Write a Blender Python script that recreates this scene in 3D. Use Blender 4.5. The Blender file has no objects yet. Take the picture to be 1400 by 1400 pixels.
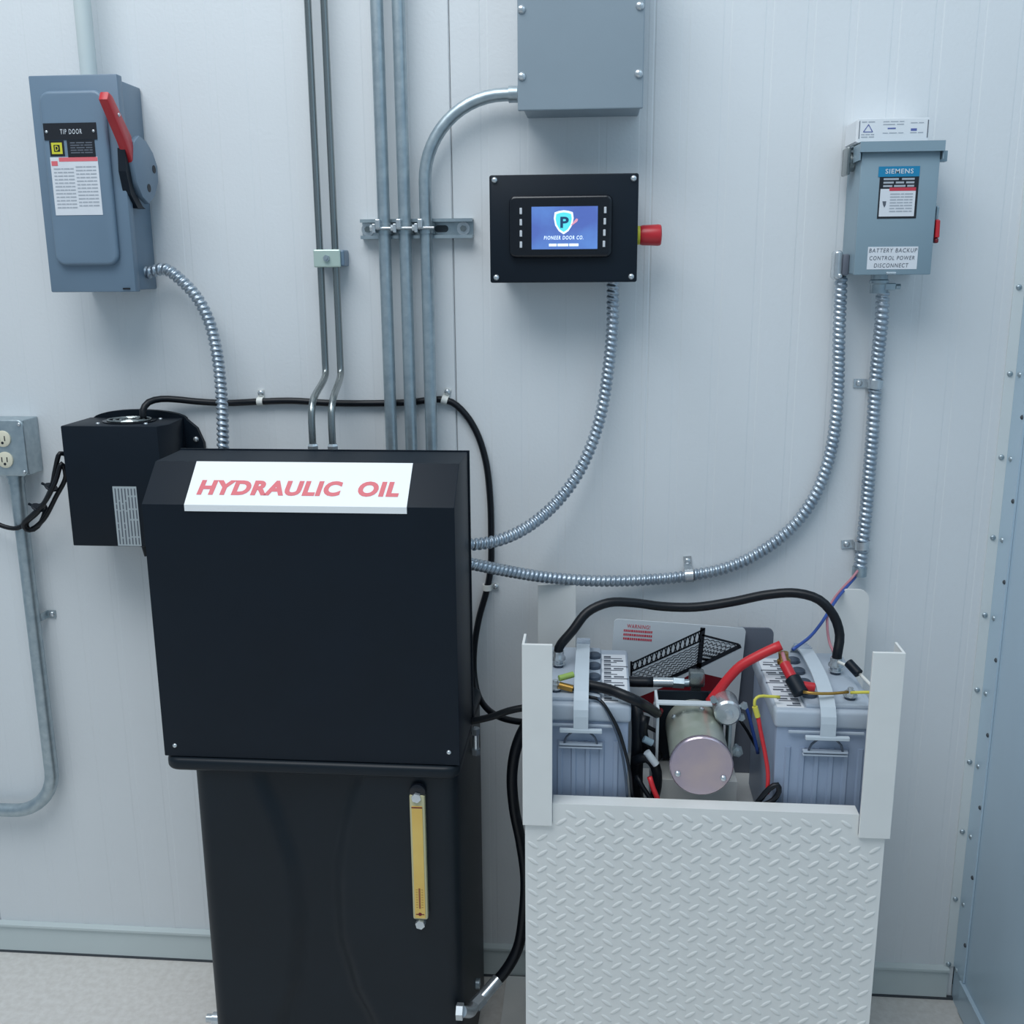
import bpy, bmesh, math, random
from mathutils import Vector, Matrix
random.seed(4)
S = bpy.context.scene
COL = S.collection

# ------------------------------------------------------------------ camera
FPX = 1400.0
PITCH, YAW, ROLL = math.radians(13.25), math.radians(4.95), math.radians(-0.416)
CAM = Vector((0.0, -2.0054, 1.55))
_f = Vector((-math.sin(YAW)*math.cos(PITCH), math.cos(YAW)*math.cos(PITCH), -math.sin(PITCH)))
_r = Vector((math.cos(YAW), math.sin(YAW), 0.0))
_u = _r.cross(_f)
RT = _r*math.cos(ROLL) + _u*math.sin(ROLL)
UP = -_r*math.sin(ROLL) + _u*math.cos(ROLL)
FW = _f
cd = bpy.data.cameras.new('camera'); cd.sensor_width = 36.0; cd.lens = 36.0; cd.clip_start = 0.05
cam = bpy.data.objects.new('camera', cd); COL.objects.link(cam)
m3 = Matrix((RT, UP, -FW)).transposed()
cam.matrix_world = Matrix.Translation(CAM) @ m3.to_4x4()
S.camera = cam

# ------------------------------------------------------------------ light
W = bpy.data.worlds.new('world'); S.world = W; W.use_nodes = True
bg = W.node_tree.nodes['Background']
bg.inputs[0].default_value = (0.60, 0.79, 0.96, 1); bg.inputs[1].default_value = 0.415
def area(name, loc, target, sx, sy, energy, col):
    l = bpy.data.lights.new(name, 'AREA'); l.shape = 'RECTANGLE'; l.size = sx; l.size_y = sy
    l.energy = energy; l.color = col
    o = bpy.data.objects.new(name, l); COL.objects.link(o); o.location = loc
    o.rotation_euler = (Vector(target)-Vector(loc)).to_track_quat('-Z', 'Y').to_euler()
    return o
area('ceiling_light', (-0.9, -1.7, 4.0), (0.0, -0.5, 0.6), 2.6, 1.8, 86, (0.93, 0.97, 1.0))
S.view_settings.view_transform = 'Standard'; S.view_settings.look = 'None'
S.view_settings.exposure = -0.06; S.view_settings.gamma = 1.0
S.view_settings.use_curve_mapping = False

# ------------------------------------------------------------------ measuring helpers (photo pixel -> point on a known plane)
def ray(x, y): return RT*((x-700)/FPX) - UP*((y-700)/FPX) + FW
def at(x, y, Y=0.0):
    r = ray(x, y); return CAM + r*((Y-CAM.y)/r.y)
def onX(x, y, X):
    r = ray(x, y); return CAM + r*((X-CAM.x)/r.x)
def onZ(x, y, Z):
    r = ray(x, y); return CAM + r*((Z-CAM.z)/r.z)
def path(*pts): return [at(*p) for p in pts]

# ------------------------------------------------------------------ materials
def srgb(r, g, b):
    f = lambda c: (c/255/12.92 if c/255 <= 0.04045 else ((c/255+0.055)/1.055)**2.4)
    return (f(r), f(g), f(b), 1)
def mat(name, col, rough=0.5, metal=0.0, var=0.0, vscale=8.0, bump=0.0, bscale=200.0, dist=0.001, col2=None, stretch=None, coat=0.0, spec=0.5, emit=0.0, trans=0.0):
    m = bpy.data.materials.new(name); m.use_nodes = True
    nt = m.node_tree; b = nt.nodes['Principled BSDF']
    b.inputs['Roughness'].default_value = rough; b.inputs['Metallic'].default_value = metal
    b.inputs['Coat Weight'].default_value = coat; b.inputs['Specular IOR Level'].default_value = spec
    b.inputs['Transmission Weight'].default_value = trans
    tc = nt.nodes.new('ShaderNodeTexCoord'); mp = nt.nodes.new('ShaderNodeMapping')
    nt.links.new(tc.outputs['Object'], mp.inputs['Vector'])
    if stretch: mp.inputs['Scale'].default_value = stretch
    nz = nt.nodes.new('ShaderNodeTexNoise'); nz.inputs['Scale'].default_value = vscale; nz.inputs['Detail'].default_value = 5
    nt.links.new(mp.outputs[0], nz.inputs['Vector'])
    rp = nt.nodes.new('ShaderNodeValToRGB')
    c2 = col2 if col2 else tuple(c*(1-var) for c in col[:3])+(1,)
    rp.color_ramp.elements[0].position = 0.35; rp.color_ramp.elements[1].position = 0.65
    rp.color_ramp.elements[0].color = c2; rp.color_ramp.elements[1].color = col
    nt.links.new(nz.outputs['Fac'], rp.inputs['Fac']); nt.links.new(rp.outputs['Color'], b.inputs['Base Color'])
    if emit:
        nt.links.new(rp.outputs['Color'], b.inputs['Emission Color']); b.inputs['Emission Strength'].default_value = emit
    if bump:
        n2 = nt.nodes.new('ShaderNodeTexNoise'); n2.inputs['Scale'].default_value = bscale; n2.inputs['Detail'].default_value = 2
        nt.links.new(tc.outputs['Object'], n2.inputs['Vector'])
        bp = nt.nodes.new('ShaderNodeBump'); bp.inputs['Strength'].default_value = bump; bp.inputs['Distance'].default_value = dist
        nt.links.new(n2.outputs['Fac'], bp.inputs['Height']); nt.links.new(bp.outputs[0], b.inputs['Normal'])
    return m
M = {}
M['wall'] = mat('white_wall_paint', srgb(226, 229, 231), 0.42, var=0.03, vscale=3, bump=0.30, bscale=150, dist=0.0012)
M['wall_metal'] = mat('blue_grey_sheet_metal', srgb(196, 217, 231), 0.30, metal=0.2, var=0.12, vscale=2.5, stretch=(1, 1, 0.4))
M['trim'] = mat('trim_paint', srgb(222, 228, 228), 0.4, var=0.03)
M['trim_base'] = mat('flashing_paint', srgb(204, 214, 214), 0.4, var=0.03)
M['seal'] = mat('dark_seal', srgb(70, 76, 82), 0.7)
M['floor'] = mat('concrete', srgb(226, 222, 217), 0.75, vscale=70, col2=srgb(215, 210, 204), bump=0.3, bscale=90, dist=0.002)
M['galv'] = mat('galvanised_steel', srgb(182, 194, 199), 0.38, metal=0.75, vscale=60, col2=srgb(164, 178, 186))
M['flex'] = mat('flexible_steel', srgb(184, 194, 203), 0.34, metal=0.8, vscale=30, col2=srgb(164, 176, 188))
M['zinc'] = mat('bright_zinc', srgb(210, 216, 220), 0.25, metal=0.72, var=0.12, vscale=60)
M['tube'] = mat('hydraulic_tube_steel', srgb(150, 156, 156), 0.25, metal=0.9, var=0.15, vscale=30, stretch=(1, 1, 0.1))
M['grey_dark'] = mat('slate_grey_enamel', srgb(112, 133, 152), 0.38, var=0.06, vscale=6)
M['grey_mid'] = mat('mid_grey_enamel', srgb(139, 153, 163), 0.42, var=0.04, vscale=6, bump=0.08, bscale=300)
M['grey_light'] = mat('light_grey_enamel', srgb(138, 160, 172), 0.40, var=0.05, vscale=6)
M['black'] = mat('black_powder_coat', srgb(9, 22, 34), 0.48, spec=0.30, var=0.12, vscale=10, bump=0.12, bscale=500, dist=0.0005)
M['black_poly'] = mat('black_polyethylene', srgb(15, 26, 35), 0.44, spec=0.34, var=0.14, vscale=7, bump=0.10, bscale=260, dist=0.0006)
M['black_gloss'] = mat('black_gloss_plastic', srgb(16, 20, 28), 0.22, var=0.1)
M['rubber'] = mat('black_rubber', srgb(16, 20, 27), 0.40, spec=0.35, var=0.15, vscale=30)
M['white'] = mat('white_sheet', srgb(244, 246, 246), 0.45, var=0.01)
M['paper'] = mat('label_paper', srgb(224, 227, 232), 0.5, var=0.03, vscale=40)
M['paper_grey'] = mat('grey_label', srgb(176, 186, 190), 0.5, var=0.06, vscale=60)
M['print_grey'] = mat('grey_print', srgb(172, 178, 186), 0.6)
M['print_dark'] = mat('dark_print', srgb(92, 98, 108), 0.6)
M['print_black'] = mat('black_print', srgb(24, 28, 36), 0.5)
M['print_white'] = mat('white_print', srgb(214, 220, 226), 0.5)
M['print_red'] = mat('red_print', srgb(203, 60, 76), 0.5)
M['print_pink'] = mat('pale_red_print', srgb(226, 110, 118), 0.5)  # paler, pinker tone than the plain red print
M['print_blue'] = mat('blue_print', srgb(96, 108, 168), 0.5)
M['teal'] = mat('cyan_band', srgb(24, 132, 176), 0.45)
M['yellow'] = mat('yellow_print', srgb(214, 208, 60), 0.5)
M['red'] = mat('red_plastic', srgb(196, 40, 50), 0.35, var=0.1)
M['red_dark'] = mat('dark_red', srgb(112, 18, 30), 0.45)
M['red_wire'] = mat('red_cable', srgb(214, 46, 54), 0.4, var=0.06)
M['yellow_wire'] = mat('yellow_wire', srgb(216, 206, 84), 0.45)
M['blue_wire'] = mat('blue_wire', srgb(52, 84, 160), 0.4)
M['pink_wire'] = mat('pink_wire', srgb(190, 130, 140), 0.45)
M['white_wire'] = mat('white_wire', srgb(226, 226, 220), 0.45)
M['green_wire'] = mat('green_wire', srgb(150, 176, 90), 0.45)
M['brass'] = mat('brass', srgb(186, 146, 78), 0.3, metal=0.9, var=0.15)
M['frame_white'] = mat('white_frame_paint', srgb(232, 232, 229), 0.38, var=0.03, vscale=14)
M['battery'] = mat('battery_grey', srgb(148, 162, 184), 0.42, var=0.05, vscale=12)
M['battery_lid'] = mat('battery_lid_grey', srgb(178, 188, 200), 0.42, var=0.05, vscale=12)
M['battery_cap'] = mat('vent_cap_grey', srgb(66, 78, 94), 0.45)
M['strap_plastic'] = mat('strap_plastic', srgb(196, 206, 214), 0.4, var=0.04)
M['chromate'] = mat('yellow_zinc_chromate', srgb(206, 208, 198), 0.28, metal=0.55, vscale=16, col2=srgb(184, 190, 174))
M['chromate2'] = mat('iridescent_cap', srgb(200, 182, 182), 0.24, metal=0.7, vscale=12, col2=srgb(176, 164, 180))
M['sign_white'] = mat('sign_white', srgb(206, 213, 218), 0.4, var=0.02)
M['grey_plate'] = mat('dark_grey_plate', srgb(104, 110, 122), 0.5, var=0.08)
M['gauge'] = mat('amber_gauge_fluid', srgb(232, 196, 104), 0.3, vscale=9, col2=srgb(222, 178, 84), coat=0.4)
M['gauge_frame'] = mat('gauge_frame', srgb(196, 190, 150), 0.25, coat=0.5)
M['cream'] = mat('cream_receptacle', srgb(226, 220, 198), 0.45)
M['carton'] = mat('white_carton', srgb(232, 235, 238), 0.55, var=0.02)
M['mesh_black'] = mat('printed_black', srgb(26, 30, 38), 0.5)
M['screen'] = mat('lit_screen', srgb(90, 130, 190), 0.3, vscale=9, col2=srgb(74, 94, 158), emit=0.75)
M['screen_white'] = mat('lit_white', srgb(225, 240, 250), 0.4, emit=0.8)
M['screen_teal'] = mat('lit_teal', srgb(90, 214, 220), 0.4, emit=0.55)
M['screen_dark'] = mat('lit_dark', srgb(30, 70, 110), 0.4, emit=0.3)
M['screen_red'] = mat('lit_red', srgb(220, 150, 170), 0.4, emit=0.5)
M['led'] = mat('button_white', srgb(205, 208, 212), 0.4)

# ------------------------------------------------------------------ object helpers
WL = {}
def finish(name, me, m, parent=None, smooth=None):
    me.materials.append(M[m] if isinstance(m, str) else m)
    if smooth is not None:
        for p in me.polygons: p.use_smooth = True
        if smooth < 3: me.set_sharp_from_angle(angle=smooth)
    o = bpy.data.objects.new(name, me); COL.objects.link(o)
    if parent is None:
        xs = [v.co for v in me.vertices]
        c = Vector(((min(v.x for v in xs)+max(v.x for v in xs))/2, (min(v.y for v in xs)+max(v.y for v in xs))/2, min(v.z for v in xs)))
        me.transform(Matrix.Translation(-c)); o.location = c; WL[o.name] = c
    else:
        o.parent = parent; o.matrix_parent_inverse = Matrix.Translation(-WL[parent.name]); WL[o.name] = Vector((0, 0, 0))
    return o
def obj(name, bm, m, parent=None, smooth=None):
    me = bpy.data.meshes.new(name)
    bmesh.ops.recalc_face_normals(bm, faces=bm.faces[:])
    bm.to_mesh(me); bm.free()
    return finish(name, me, m, parent, smooth)
def tag(o, label=None, cat=None, group=None, kind=None):
    if label: o['label'] = label
    if cat: o['category'] = cat
    if group: o['group'] = group
    if kind: o['kind'] = kind
    return o
def thing(name, loc, label, cat, group=None):
    o = bpy.data.objects.new(name, None); COL.objects.link(o); o.empty_display_size = 0.05
    o.location = loc; WL[o.name] = Vector(loc)
    return tag(o, label, cat, group)
def NB(): return bmesh.new()
def box(bm, x0, x1, y0, y1, z0, z1, bev=0.0, seg=2):
    t = bmesh.new()
    bmesh.ops.create_cube(t, size=1)
    for v in t.verts:
        v.co = Vector(((x0+x1)/2+v.co.x*abs(x1-x0), (y0+y1)/2+v.co.y*abs(y1-y0), (z0+z1)/2+v.co.z*abs(z1-z0)))
    if bev:
        bmesh.ops.bevel(t, geom=t.edges[:], offset=bev, segments=seg, affect='EDGES', profile=0.5, clamp_overlap=True)
    join(bm, t); return bm
def join(bm, t, mx=None):
    if mx is not None: bmesh.ops.transform(t, matrix=mx, verts=t.verts[:])
    me = bpy.data.meshes.new('tmp'); t.to_mesh(me); t.free(); bm.from_mesh(me); bpy.data.meshes.remove(me)
def prism(bm, poly, a, b, axis='Y', bev=0.0, seg=2):
    """poly in the two other axes (Y: x,z ; X: y,z ; Z: x,y), from a to b along axis"""
    t = bmesh.new()
    def P(p, h):
        return {'Y': (p[0], h, p[1]), 'X': (h, p[0], p[1]), 'Z': (p[0], p[1], h)}[axis]
    va = [t.verts.new(P(p, a)) for p in poly]; vb = [t.verts.new(P(p, b)) for p in poly]
    n = len(poly)
    t.faces.new(va); t.faces.new(vb[::-1])
    for i in range(n): t.faces.new((va[i], vb[i], vb[(i+1) % n], va[(i+1) % n]))
    bmesh.ops.recalc_face_normals(t, faces=t.faces[:])
    if bev:
        fb = [f for f in t.faces if len(f.verts) == n and n > 4 or False]
        es = set()
        for vs in (va, vb):
            for i in range(n):
                e = t.edges.get((vs[i], vs[(i+1) % n]))
                if e: es.add(e)
        bmesh.ops.bevel(t, geom=list(es), offset=bev, segments=seg, affect='EDGES', profile=0.5, clamp_overlap=True)
    join(bm, t); return bm
def rrect(x0, x1, z0, z1, r, n=5):
    out = []
    for cx, cz, a0 in ((x1-r, z1-r, 0), (x0+r, z1-r, 90), (x0+r, z0+r, 180), (x1-r, z0+r, 270)):
        for i in range(n+1):
            a = math.radians(a0+90*i/n); out.append((cx+r*math.cos(a), cz+r*math.sin(a)))
    return out
def circ(cx, cz, r, n=20, r2=None):
    return [(cx+r*math.cos(2*math.pi*i/n), cz+(r2 or r)*math.sin(2*math.pi*i/n)) for i in range(n)]
def lathe(bm, prof, c, axis, n=20):
    """prof: (radius, height along axis from c)"""
    c = Vector(c); ax = Vector(axis).normalized()
    s = ax.orthogonal().normalized(); t = ax.cross(s)
    rings = []
    for r, h in prof:
        if r <= 1e-6: rings.append([bm.verts.new(c+ax*h)])
        else: rings.append([bm.verts.new(c+ax*h+(s*math.cos(2*math.pi*i/n)+t*math.sin(2*math.pi*i/n))*r) for i in range(n)])
    for a, b in zip(rings, rings[1:]):
        for i in range(n):
            j = (i+1) % n
            if len(a) == 1 and len(b) == 1: continue
            if len(a) == 1: bm.faces.new((a[0], b[i], b[j]))
            elif len(b) == 1: bm.faces.new((a[i], b[0], a[j]))
            else: bm.faces.new((a[i], b[i], b[j], a[j]))
    for rg in (rings[0], rings[-1]):
        if len(rg) > 1: bm.faces.new(rg)
    return bm
def smoothpath(pts, step=0.01):
    pts = [Vector(p) for p in pts]
    ext = [pts[0]*2-pts[1]] + pts + [pts[-1]*2-pts[-2]]
    out = []
    for i in range(1, len(ext)-2):
        p0, p1, p2, p3 = ext[i-1:i+3]
        d = lambda a, b: max((a-b).length, 1e-5)**0.5
        t0 = 0; t1 = t0+d(p0, p1); t2 = t1+d(p1, p2); t3 = t2+d(p2, p3)
        k = max(2, int((p2-p1).length/step))
        for j in range(k):
            t = t1+(t2-t1)*j/k
            A1 = p0*((t1-t)/(t1-t0))+p1*((t-t0)/(t1-t0)); A2 = p1*((t2-t)/(t2-t1))+p2*((t-t1)/(t2-t1)); A3 = p2*((t3-t)/(t3-t2))+p3*((t-t2)/(t3-t2))
            B1 = A1*((t2-t)/(t2-t0))+A2*((t-t0)/(t2-t0)); B2 = A2*((t3-t)/(t3-t1))+A3*((t-t1)/(t3-t1))
            out.append(B1*((t2-t)/(t2-t1))+B2*((t-t1)/(t2-t1)))
    out.append(pts[-1]); return out
def resample(pts, step):
    L = [0]
    for a, b in zip(pts, pts[1:]): L.append(L[-1]+(b-a).length)
    n = max(2, int(round(L[-1]/step))); out = []; k = 0
    for i in range(n+1):
        s = L[-1]*i/n
        while k < len(pts)-2 and L[k+1] < s: k += 1
        t = (s-L[k])/max(L[k+1]-L[k], 1e-9); out.append(pts[k].lerp(pts[k+1], min(1, t)))
    return out, L[-1]
def sweep(bm, pts, r, n=12, rf=None):
    """rf(s, theta) -> radius"""
    rings = []; T = (pts[1]-pts[0]).normalized(); N = T.orthogonal().normalized(); s = 0
    for i, p in enumerate(pts):
        a = pts[max(0, i-1)]; b = pts[min(len(pts)-1, i+1)]
        T2 = (b-a).normalized()
        N = (N - T2*N.dot(T2)).normalized(); Bn = T2.cross(N)
        if i: s += (p-pts[i-1]).length
        ring = []
        for j in range(n):
            th = 2*math.pi*j/n
            rr = rf(s, th) if rf else r
            ring.append(bm.verts.new(p+(N*math.cos(th)+Bn*math.sin(th))*rr))
        rings.append(ring)
    for a, b in zip(rings, rings[1:]):
        for j in range(n): bm.faces.new((a[j], a[(j+1) % n], b[(j+1) % n], b[j]))
    bm.faces.new(rings[0]); bm.faces.new(rings[-1][::-1]); return bm
def tube(bm, pts, r, n=12, step=0.01, smooth=True):
    p = smoothpath(pts, step) if smooth else [Vector(q) for q in pts]
    return sweep(bm, p, r, n)
def cable(name, pts, r, m, label, cat='cable', group=None, n=10, step=0.01):
    return tag(obj(name, tube(NB(), pts, r, n, step), m, None, smooth=9), label, cat, group)
def flexconduit(name, pts, label, r=0.0118, pitch=0.0104):
    p, L = resample(smoothpath(pts, 0.004), pitch/8)
    def rf(s, th):
        f = (s/pitch + th/(2*math.pi)) % 1.0
        return r*(1.0 if 0.08 < f < 0.50 else 0.94 if f < 0.57 else 0.76)
    return tag(obj(name, sweep(NB(), p, r, 16, rf), 'flex', None, smooth=9), label, 'conduit')
def screw(parent, c, r, axis=(0, -1, 0), m='zinc', name='screw', h=None):
    h = h or r*0.7
    return obj(name, lathe(NB(), [(r, 0), (r*0.95, h*0.4), (r*0.6, h*0.9), (0, h)], c, axis, 12), m, parent, smooth=1)
def hexbolt(bm, c, r, h, axis=(0, -1, 0)):
    return lathe(bm, [(r, 0), (r, h), (0, h)], c, axis, 6)
def text(name, body, parent, m, x0, x1, z0, z1, Y, off=0.0, shear=0.0, mx=None, thick=0.0004, spacing=1.0):
    """lettering filling x0..x1, z0..z1 in the plane Y (front faces -Y); mx maps it elsewhere"""
    cu = bpy.data.curves.new(name, 'FONT'); cu.body = body; cu.size = 1; cu.offset = off; cu.shear = shear; cu.space_character = spacing
    cu.fill_mode = 'BOTH'; cu.extrude = 0.0; cu.resolution_u = 4
    t = bpy.data.objects.new(name+'_tmp', cu); COL.objects.link(t)
    bpy.context.view_layer.update()
    me = bpy.data.meshes.new_from_object(t.evaluated_get(bpy.context.evaluated_depsgraph_get()))
    bpy.data.objects.remove(t); bpy.data.curves.remove(cu)
    xs = [v.co.x for v in me.vertices]; ys = [v.co.y for v in me.vertices]
    bx, by = min(xs), min(ys); sx = (x1-x0)/(max(xs)-bx); sy = (z1-z0)/(max(ys)-by)
    for v in me.vertices:
        p = Vector((x0+(v.co.x-bx)*sx, Y-thick, z0+(v.co.y-by)*sy))
        v.co = mx @ p if mx else p
    me.name = name; me.materials.clear()
    return finish(name, me, m, parent)
def words(name, parent, m, x0, x1, rows, Y, gap=0.25, mx=None, thick=0.0004, name_kind=True):
    """illegibly small print: rows of word-long dashes. rows: (z, height, [word fractions])"""
    bm = NB()
    for z, h, ws in rows:
        tot = sum(ws)+gap*(len(ws)-1)*min(ws); x = x0; k = (x1-x0)/tot
        for w in ws:
            vs = [(x, Y-thick, z), (x+w*k, Y-thick, z), (x+w*k, Y-thick, z+h), (x, Y-thick, z+h)]
            bm.faces.new([bm.verts.new(mx @ Vector(v) if mx else v) for v in vs]); x += (w+gap*min(ws))*k
    return tag(obj(name, bm, m, parent), kind='stuff')
def sheet(name, parent, m, x0, x1, z0, z1, Y, th=0.0006, r=0.0, mx=None):
    bm = NB()
    if r: prism(bm, rrect(x0, x1, z0, z1, r), Y, Y-th, 'Y')
    else: box(bm, x0, x1, Y-th, Y, z0, z1)
    if mx: bmesh.ops.transform(bm, matrix=mx, verts=bm.verts[:])
    return obj(name, bm, m, parent)

# ------------------------------------------------------------------ the setting
XC = 0.781            # corner of the two walls
def struct(name, bm, m, parent=None, smooth=None):
    o = obj(name, bm, m, parent, smooth)
    if parent is None: o['kind'] = 'structure'
    return o
fl = struct('floor', box(NB(), -3.4, XC+0.1, -3.6, 0.12, -0.1, 0.0), 'floor')
wb = struct('wall_back', box(NB(), -3.4, XC+0.1, 0.045, 0.12, 0.0, 3.4), 'seal')
def panel(x0, x1, fine=()):
    """insulated panel: shallow vertical ribs rolled into the face"""
    xs = []; x = x0+0.0016
    prof = [(x0+0.0004, 0.0040), (x0+0.0022, 0.0)]
    p = 0.0733; k = math.ceil((x0+0.02)/p)
    marks = [(i*p, 0.00045, 0.006) for i in range(k, int(x1/p)+1) if x0+0.02 < i*p < x1-0.02] + [(f, 0.0011, 0.0006) for f in fine]
    for c, d, w in sorted(marks): prof += [(c-w-0.002, 0.0), (c-w, d), (c+w, d), (c+w+0.002, 0.0)]
    prof += [(x1-0.0022, 0.0), (x1-0.0004, 0.0040)]
    poly = prof + [(x1-0.0004, 0.044), (x0+0.0004, 0.044)]
    return prism(NB(), poly, 0.0, 3.4, 'Z')
for a, b, fine in ((-3.4, -2.483, ()), (-2.483, -1.383, ()), (-1.383, -0.283, ()), (-0.283, XC, (0.091,))):
    struct('panel', panel(a, b, fine), 'wall', wb)
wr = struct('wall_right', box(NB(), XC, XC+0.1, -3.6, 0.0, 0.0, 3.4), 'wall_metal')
def flashing(name, mk):
    o = struct(name, mk, 'trim_base'); return o
bb = NB()
prism(bb, [(0.0, 0.006), (-0.008, 0.006), (-0.008, 0.070), (-0.014, 0.072), (-0.014, 0.077), (0.0, 0.080)], -3.4, XC-0.014, 'X')
struct('baseboard_back', bb, 'trim_base')
bb = NB()
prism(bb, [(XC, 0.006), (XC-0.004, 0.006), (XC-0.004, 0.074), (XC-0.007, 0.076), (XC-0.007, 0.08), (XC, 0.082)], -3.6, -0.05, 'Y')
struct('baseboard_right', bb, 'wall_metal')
struct('trim_2', box(NB(), -3.4, XC, -0.009, 0.0, 0.0, 0.0055), 'seal')
tr = NB()
prism(tr, [(0.7575, -0.0004), (0.7575, -0.003), (XC-0.0004, -0.003), (XC-0.0004, -0.0004)], 0.08, 3.4, 'Z')
trim = struct('trim_1', tr, 'trim')
tr = NB(); box(tr, XC-0.004, XC-0.0004, -0.062, -0.0032, 0.084, 3.4); struct('trim_leg', tr, 'wall_metal', trim)  # same trim paint; the darker metal colour stands in for shade on this leg
for i, z in enumerate([0.085+0.1588*k for k in range(13)]):
    screw(trim, (0.7665, -0.003, z), 0.0055, (0, -1, 0), 'galv', 'rivet')
    screw(trim, (XC-0.004, -0.022, z), 0.0055, (-1, 0, 0), 'galv', 'rivet')
    screw(trim, (XC-0.004, -0.054, z-0.075), 0.0045, (-1, 0, 0), 'seal', 'rivet') if z > 0.2 else None

# ------------------------------------------------------------------ tip door disconnect switch (slate grey)
T = thing('disconnect_switch', (-0.943, -0.06, 1.517), 'slate grey safety disconnect switch marked TIP DOOR with red side lever', 'switch')
obj('enclosure_body', box(NB(), -1.012, -0.874, -0.112, -0.0006, 1.520, 1.892, 0.003), 'grey_dark', T, smooth=0.6)
cv = NB()
box(cv, -1.0255, -0.861, -0.126, -0.105, 1.517, 1.8955, 0.0025)
door = obj('door', cv, 'grey_dark', T, smooth=0.6)
em = NB()
prism(em, rrect(-1.005, -0.884, 1.565, 1.868, 0.020, 6), -0.1255, -0.138, 'Y', bev=0.009, seg=4)
obj('embossed_panel', em, 'grey_dark', door, smooth=0.7)
YE = -0.138
npl = sheet('nameplate', door, 'print_black', -1.0, -0.9015, 1.7845, 1.813, YE, 0.0012)
text('lettering', 'TIP DOOR', door, 'print_white', -0.969, -0.9285, 1.794, 1.8025, YE-0.0012, 0.006, spacing=1.28)
for x in (-0.9945, -0.907): screw(door, (x, YE-0.0012, 1.7985), 0.0028, m='zinc')
lg = sheet('logo_plate', door, 'print_black', -0.992, -0.965, 1.757, 1.7835, YE)
sheet('logo_square', door, 'yellow', -0.9885, -0.9685, 1.7605, 1.7800, YE-0.0006, 0.0004)
lb_ = NB(); prism(lb_, rrect(-0.9842, -0.9728, 1.7645, 1.7762, 0.001), YE-0.0010, YE-0.0013, 'Y'); obj('logo_frame', lb_, 'print_black', door)
text('lettering', 'D', door, 'yellow', -0.9818, -0.9752, 1.766, 1.7747, YE-0.0013, 0.02)
sheet('rating_label', door, 'print_black', -0.959, -0.9075, 1.754, 1.784, YE)
words('fine_print', door, 'print_dark', -0.953, -0.912, [(1.778-0.0042*i, 0.0022, random.choice(([3, 5, 4], [6, 2, 5], [4, 4, 3, 2]))) for i in range(5)], YE-0.0006)
wl = sheet('warning_label', door, 'paper', -0.9935, -0.9045, 1.6545, 1.755, YE)
sheet('danger_band', door, 'print_pink', -0.977, -0.9048, 1.7475, 1.7545, YE-0.0006, 0.0003)
words('fine_print', door, 'print_grey', -0.9885, -0.951, [(1.734-0.0061*i, 0.0020, random.choice(([3, 5, 4, 6], [6, 2, 5, 3], [4, 4, 3, 2, 5]))) for i in range(12)], YE-0.0006)
words('fine_print', door, 'print_grey', -0.947, -0.909, [(1.737-0.0061*i, 0.0020, random.choice(([3, 5, 4, 6], [6, 2, 5, 3], [4, 4, 3, 2, 5]))) for i in range(12)], YE-0.0006)
words('fine_print', door, 'print_pink', -0.9915, -0.980, [(1.7405, 0.008, [3])], YE-0.0006)
obj('latch', box(NB(), -0.885, -0.871, -0.1285, -0.1255, 1.5215, 1.5245, 0.0008), 'black_gloss', T)
hp = NB()
ph = [(-0.108, 1.783), (-0.085, 1.796), (-0.056, 1.790), (-0.030, 1.772), (-0.014, 1.748), (-0.016, 1.72), (-0.036, 1.694), (-0.066, 1.677), (-0.092, 1.688), (-0.112, 1.712), (-0.118, 1.748)]
prism(hp, ph, -0.858, -0.847, 'X', bev=0.002)
base = obj('lever_base', hp, 'grey_dark', T, smooth=0.6)
obj('pivot_block', box(NB(), -0.875, -0.857, -0.10, -0.04, 1.69, 1.78, 0.003), 'grey_dark', T)
for y, z in ((-0.033, 1.742), (-0.062, 1.706)):
    obj('padlock_hole', lathe(NB(), [(0.0075, 0), (0.0075, 0.0006), (0, 0.0006)], (-0.847, y, z), (1, 0, 0), 16), 'print_black', base)
def bar3(bm, a, b, w, h, side=(1, 0, 0), bev=0.002):
    a = Vector(a); b = Vector(b); d = (b-a); L = d.length; d.normalize()
    s = Vector(side); s = (s-d*s.dot(d)).normalized(); n = d.cross(s)
    t = bmesh.new(); bmesh.ops.create_cube(t, size=1)
    for v in t.verts: v.co = a+d*(v.co.x+0.5)*L+s*v.co.y*w+n*v.co.z*h
    if bev: bmesh.ops.bevel(t, geom=t.edges[:], offset=bev, segments=2, affect='EDGES', profile=0.5)
    join(bm, t); return bm
lv = NB()
prism(lv, [(-0.196, 1.842), (-0.188, 1.855), (-0.174, 1.851), (-0.112, 1.792), (-0.106, 1.766), (-0.116, 1.744), (-0.140, 1.778)], -0.866, -0.849, 'X', bev=0.003)
obj('lever', lv, 'red', T, smooth=0.6)
lv = NB()
prism(lv, [(-0.132, 1.770), (-0.120, 1.738), (-0.110, 1.700), (-0.078, 1.672), (-0.066, 1.668), (-0.10, 1.668), (-0.124, 1.690), (-0.136, 1.730)], -0.869, -0.855, 'X')
obj('lever_guard', lv, 'black', T)
screw(T, (-0.849, -0.158, 1.822), 0.0035, (1, 0, 0), 'zinc')
# conduit rising from its top
tag(obj('rigid_conduit', tube(NB(), [at(120, -260, -0.045), at(120, -120, -0.045), Vector((-0.950, -0.045, 1.90))] if False else [Vector((-0.951, -0.045, 3.39)), Vector((-0.951, -0.045, 1.8958))], 0.0152, 16, smooth=False), 'trim_base', None, smooth=1),
    'pale painted conduit rising from the top of the slate grey disconnect', 'conduit')

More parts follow.
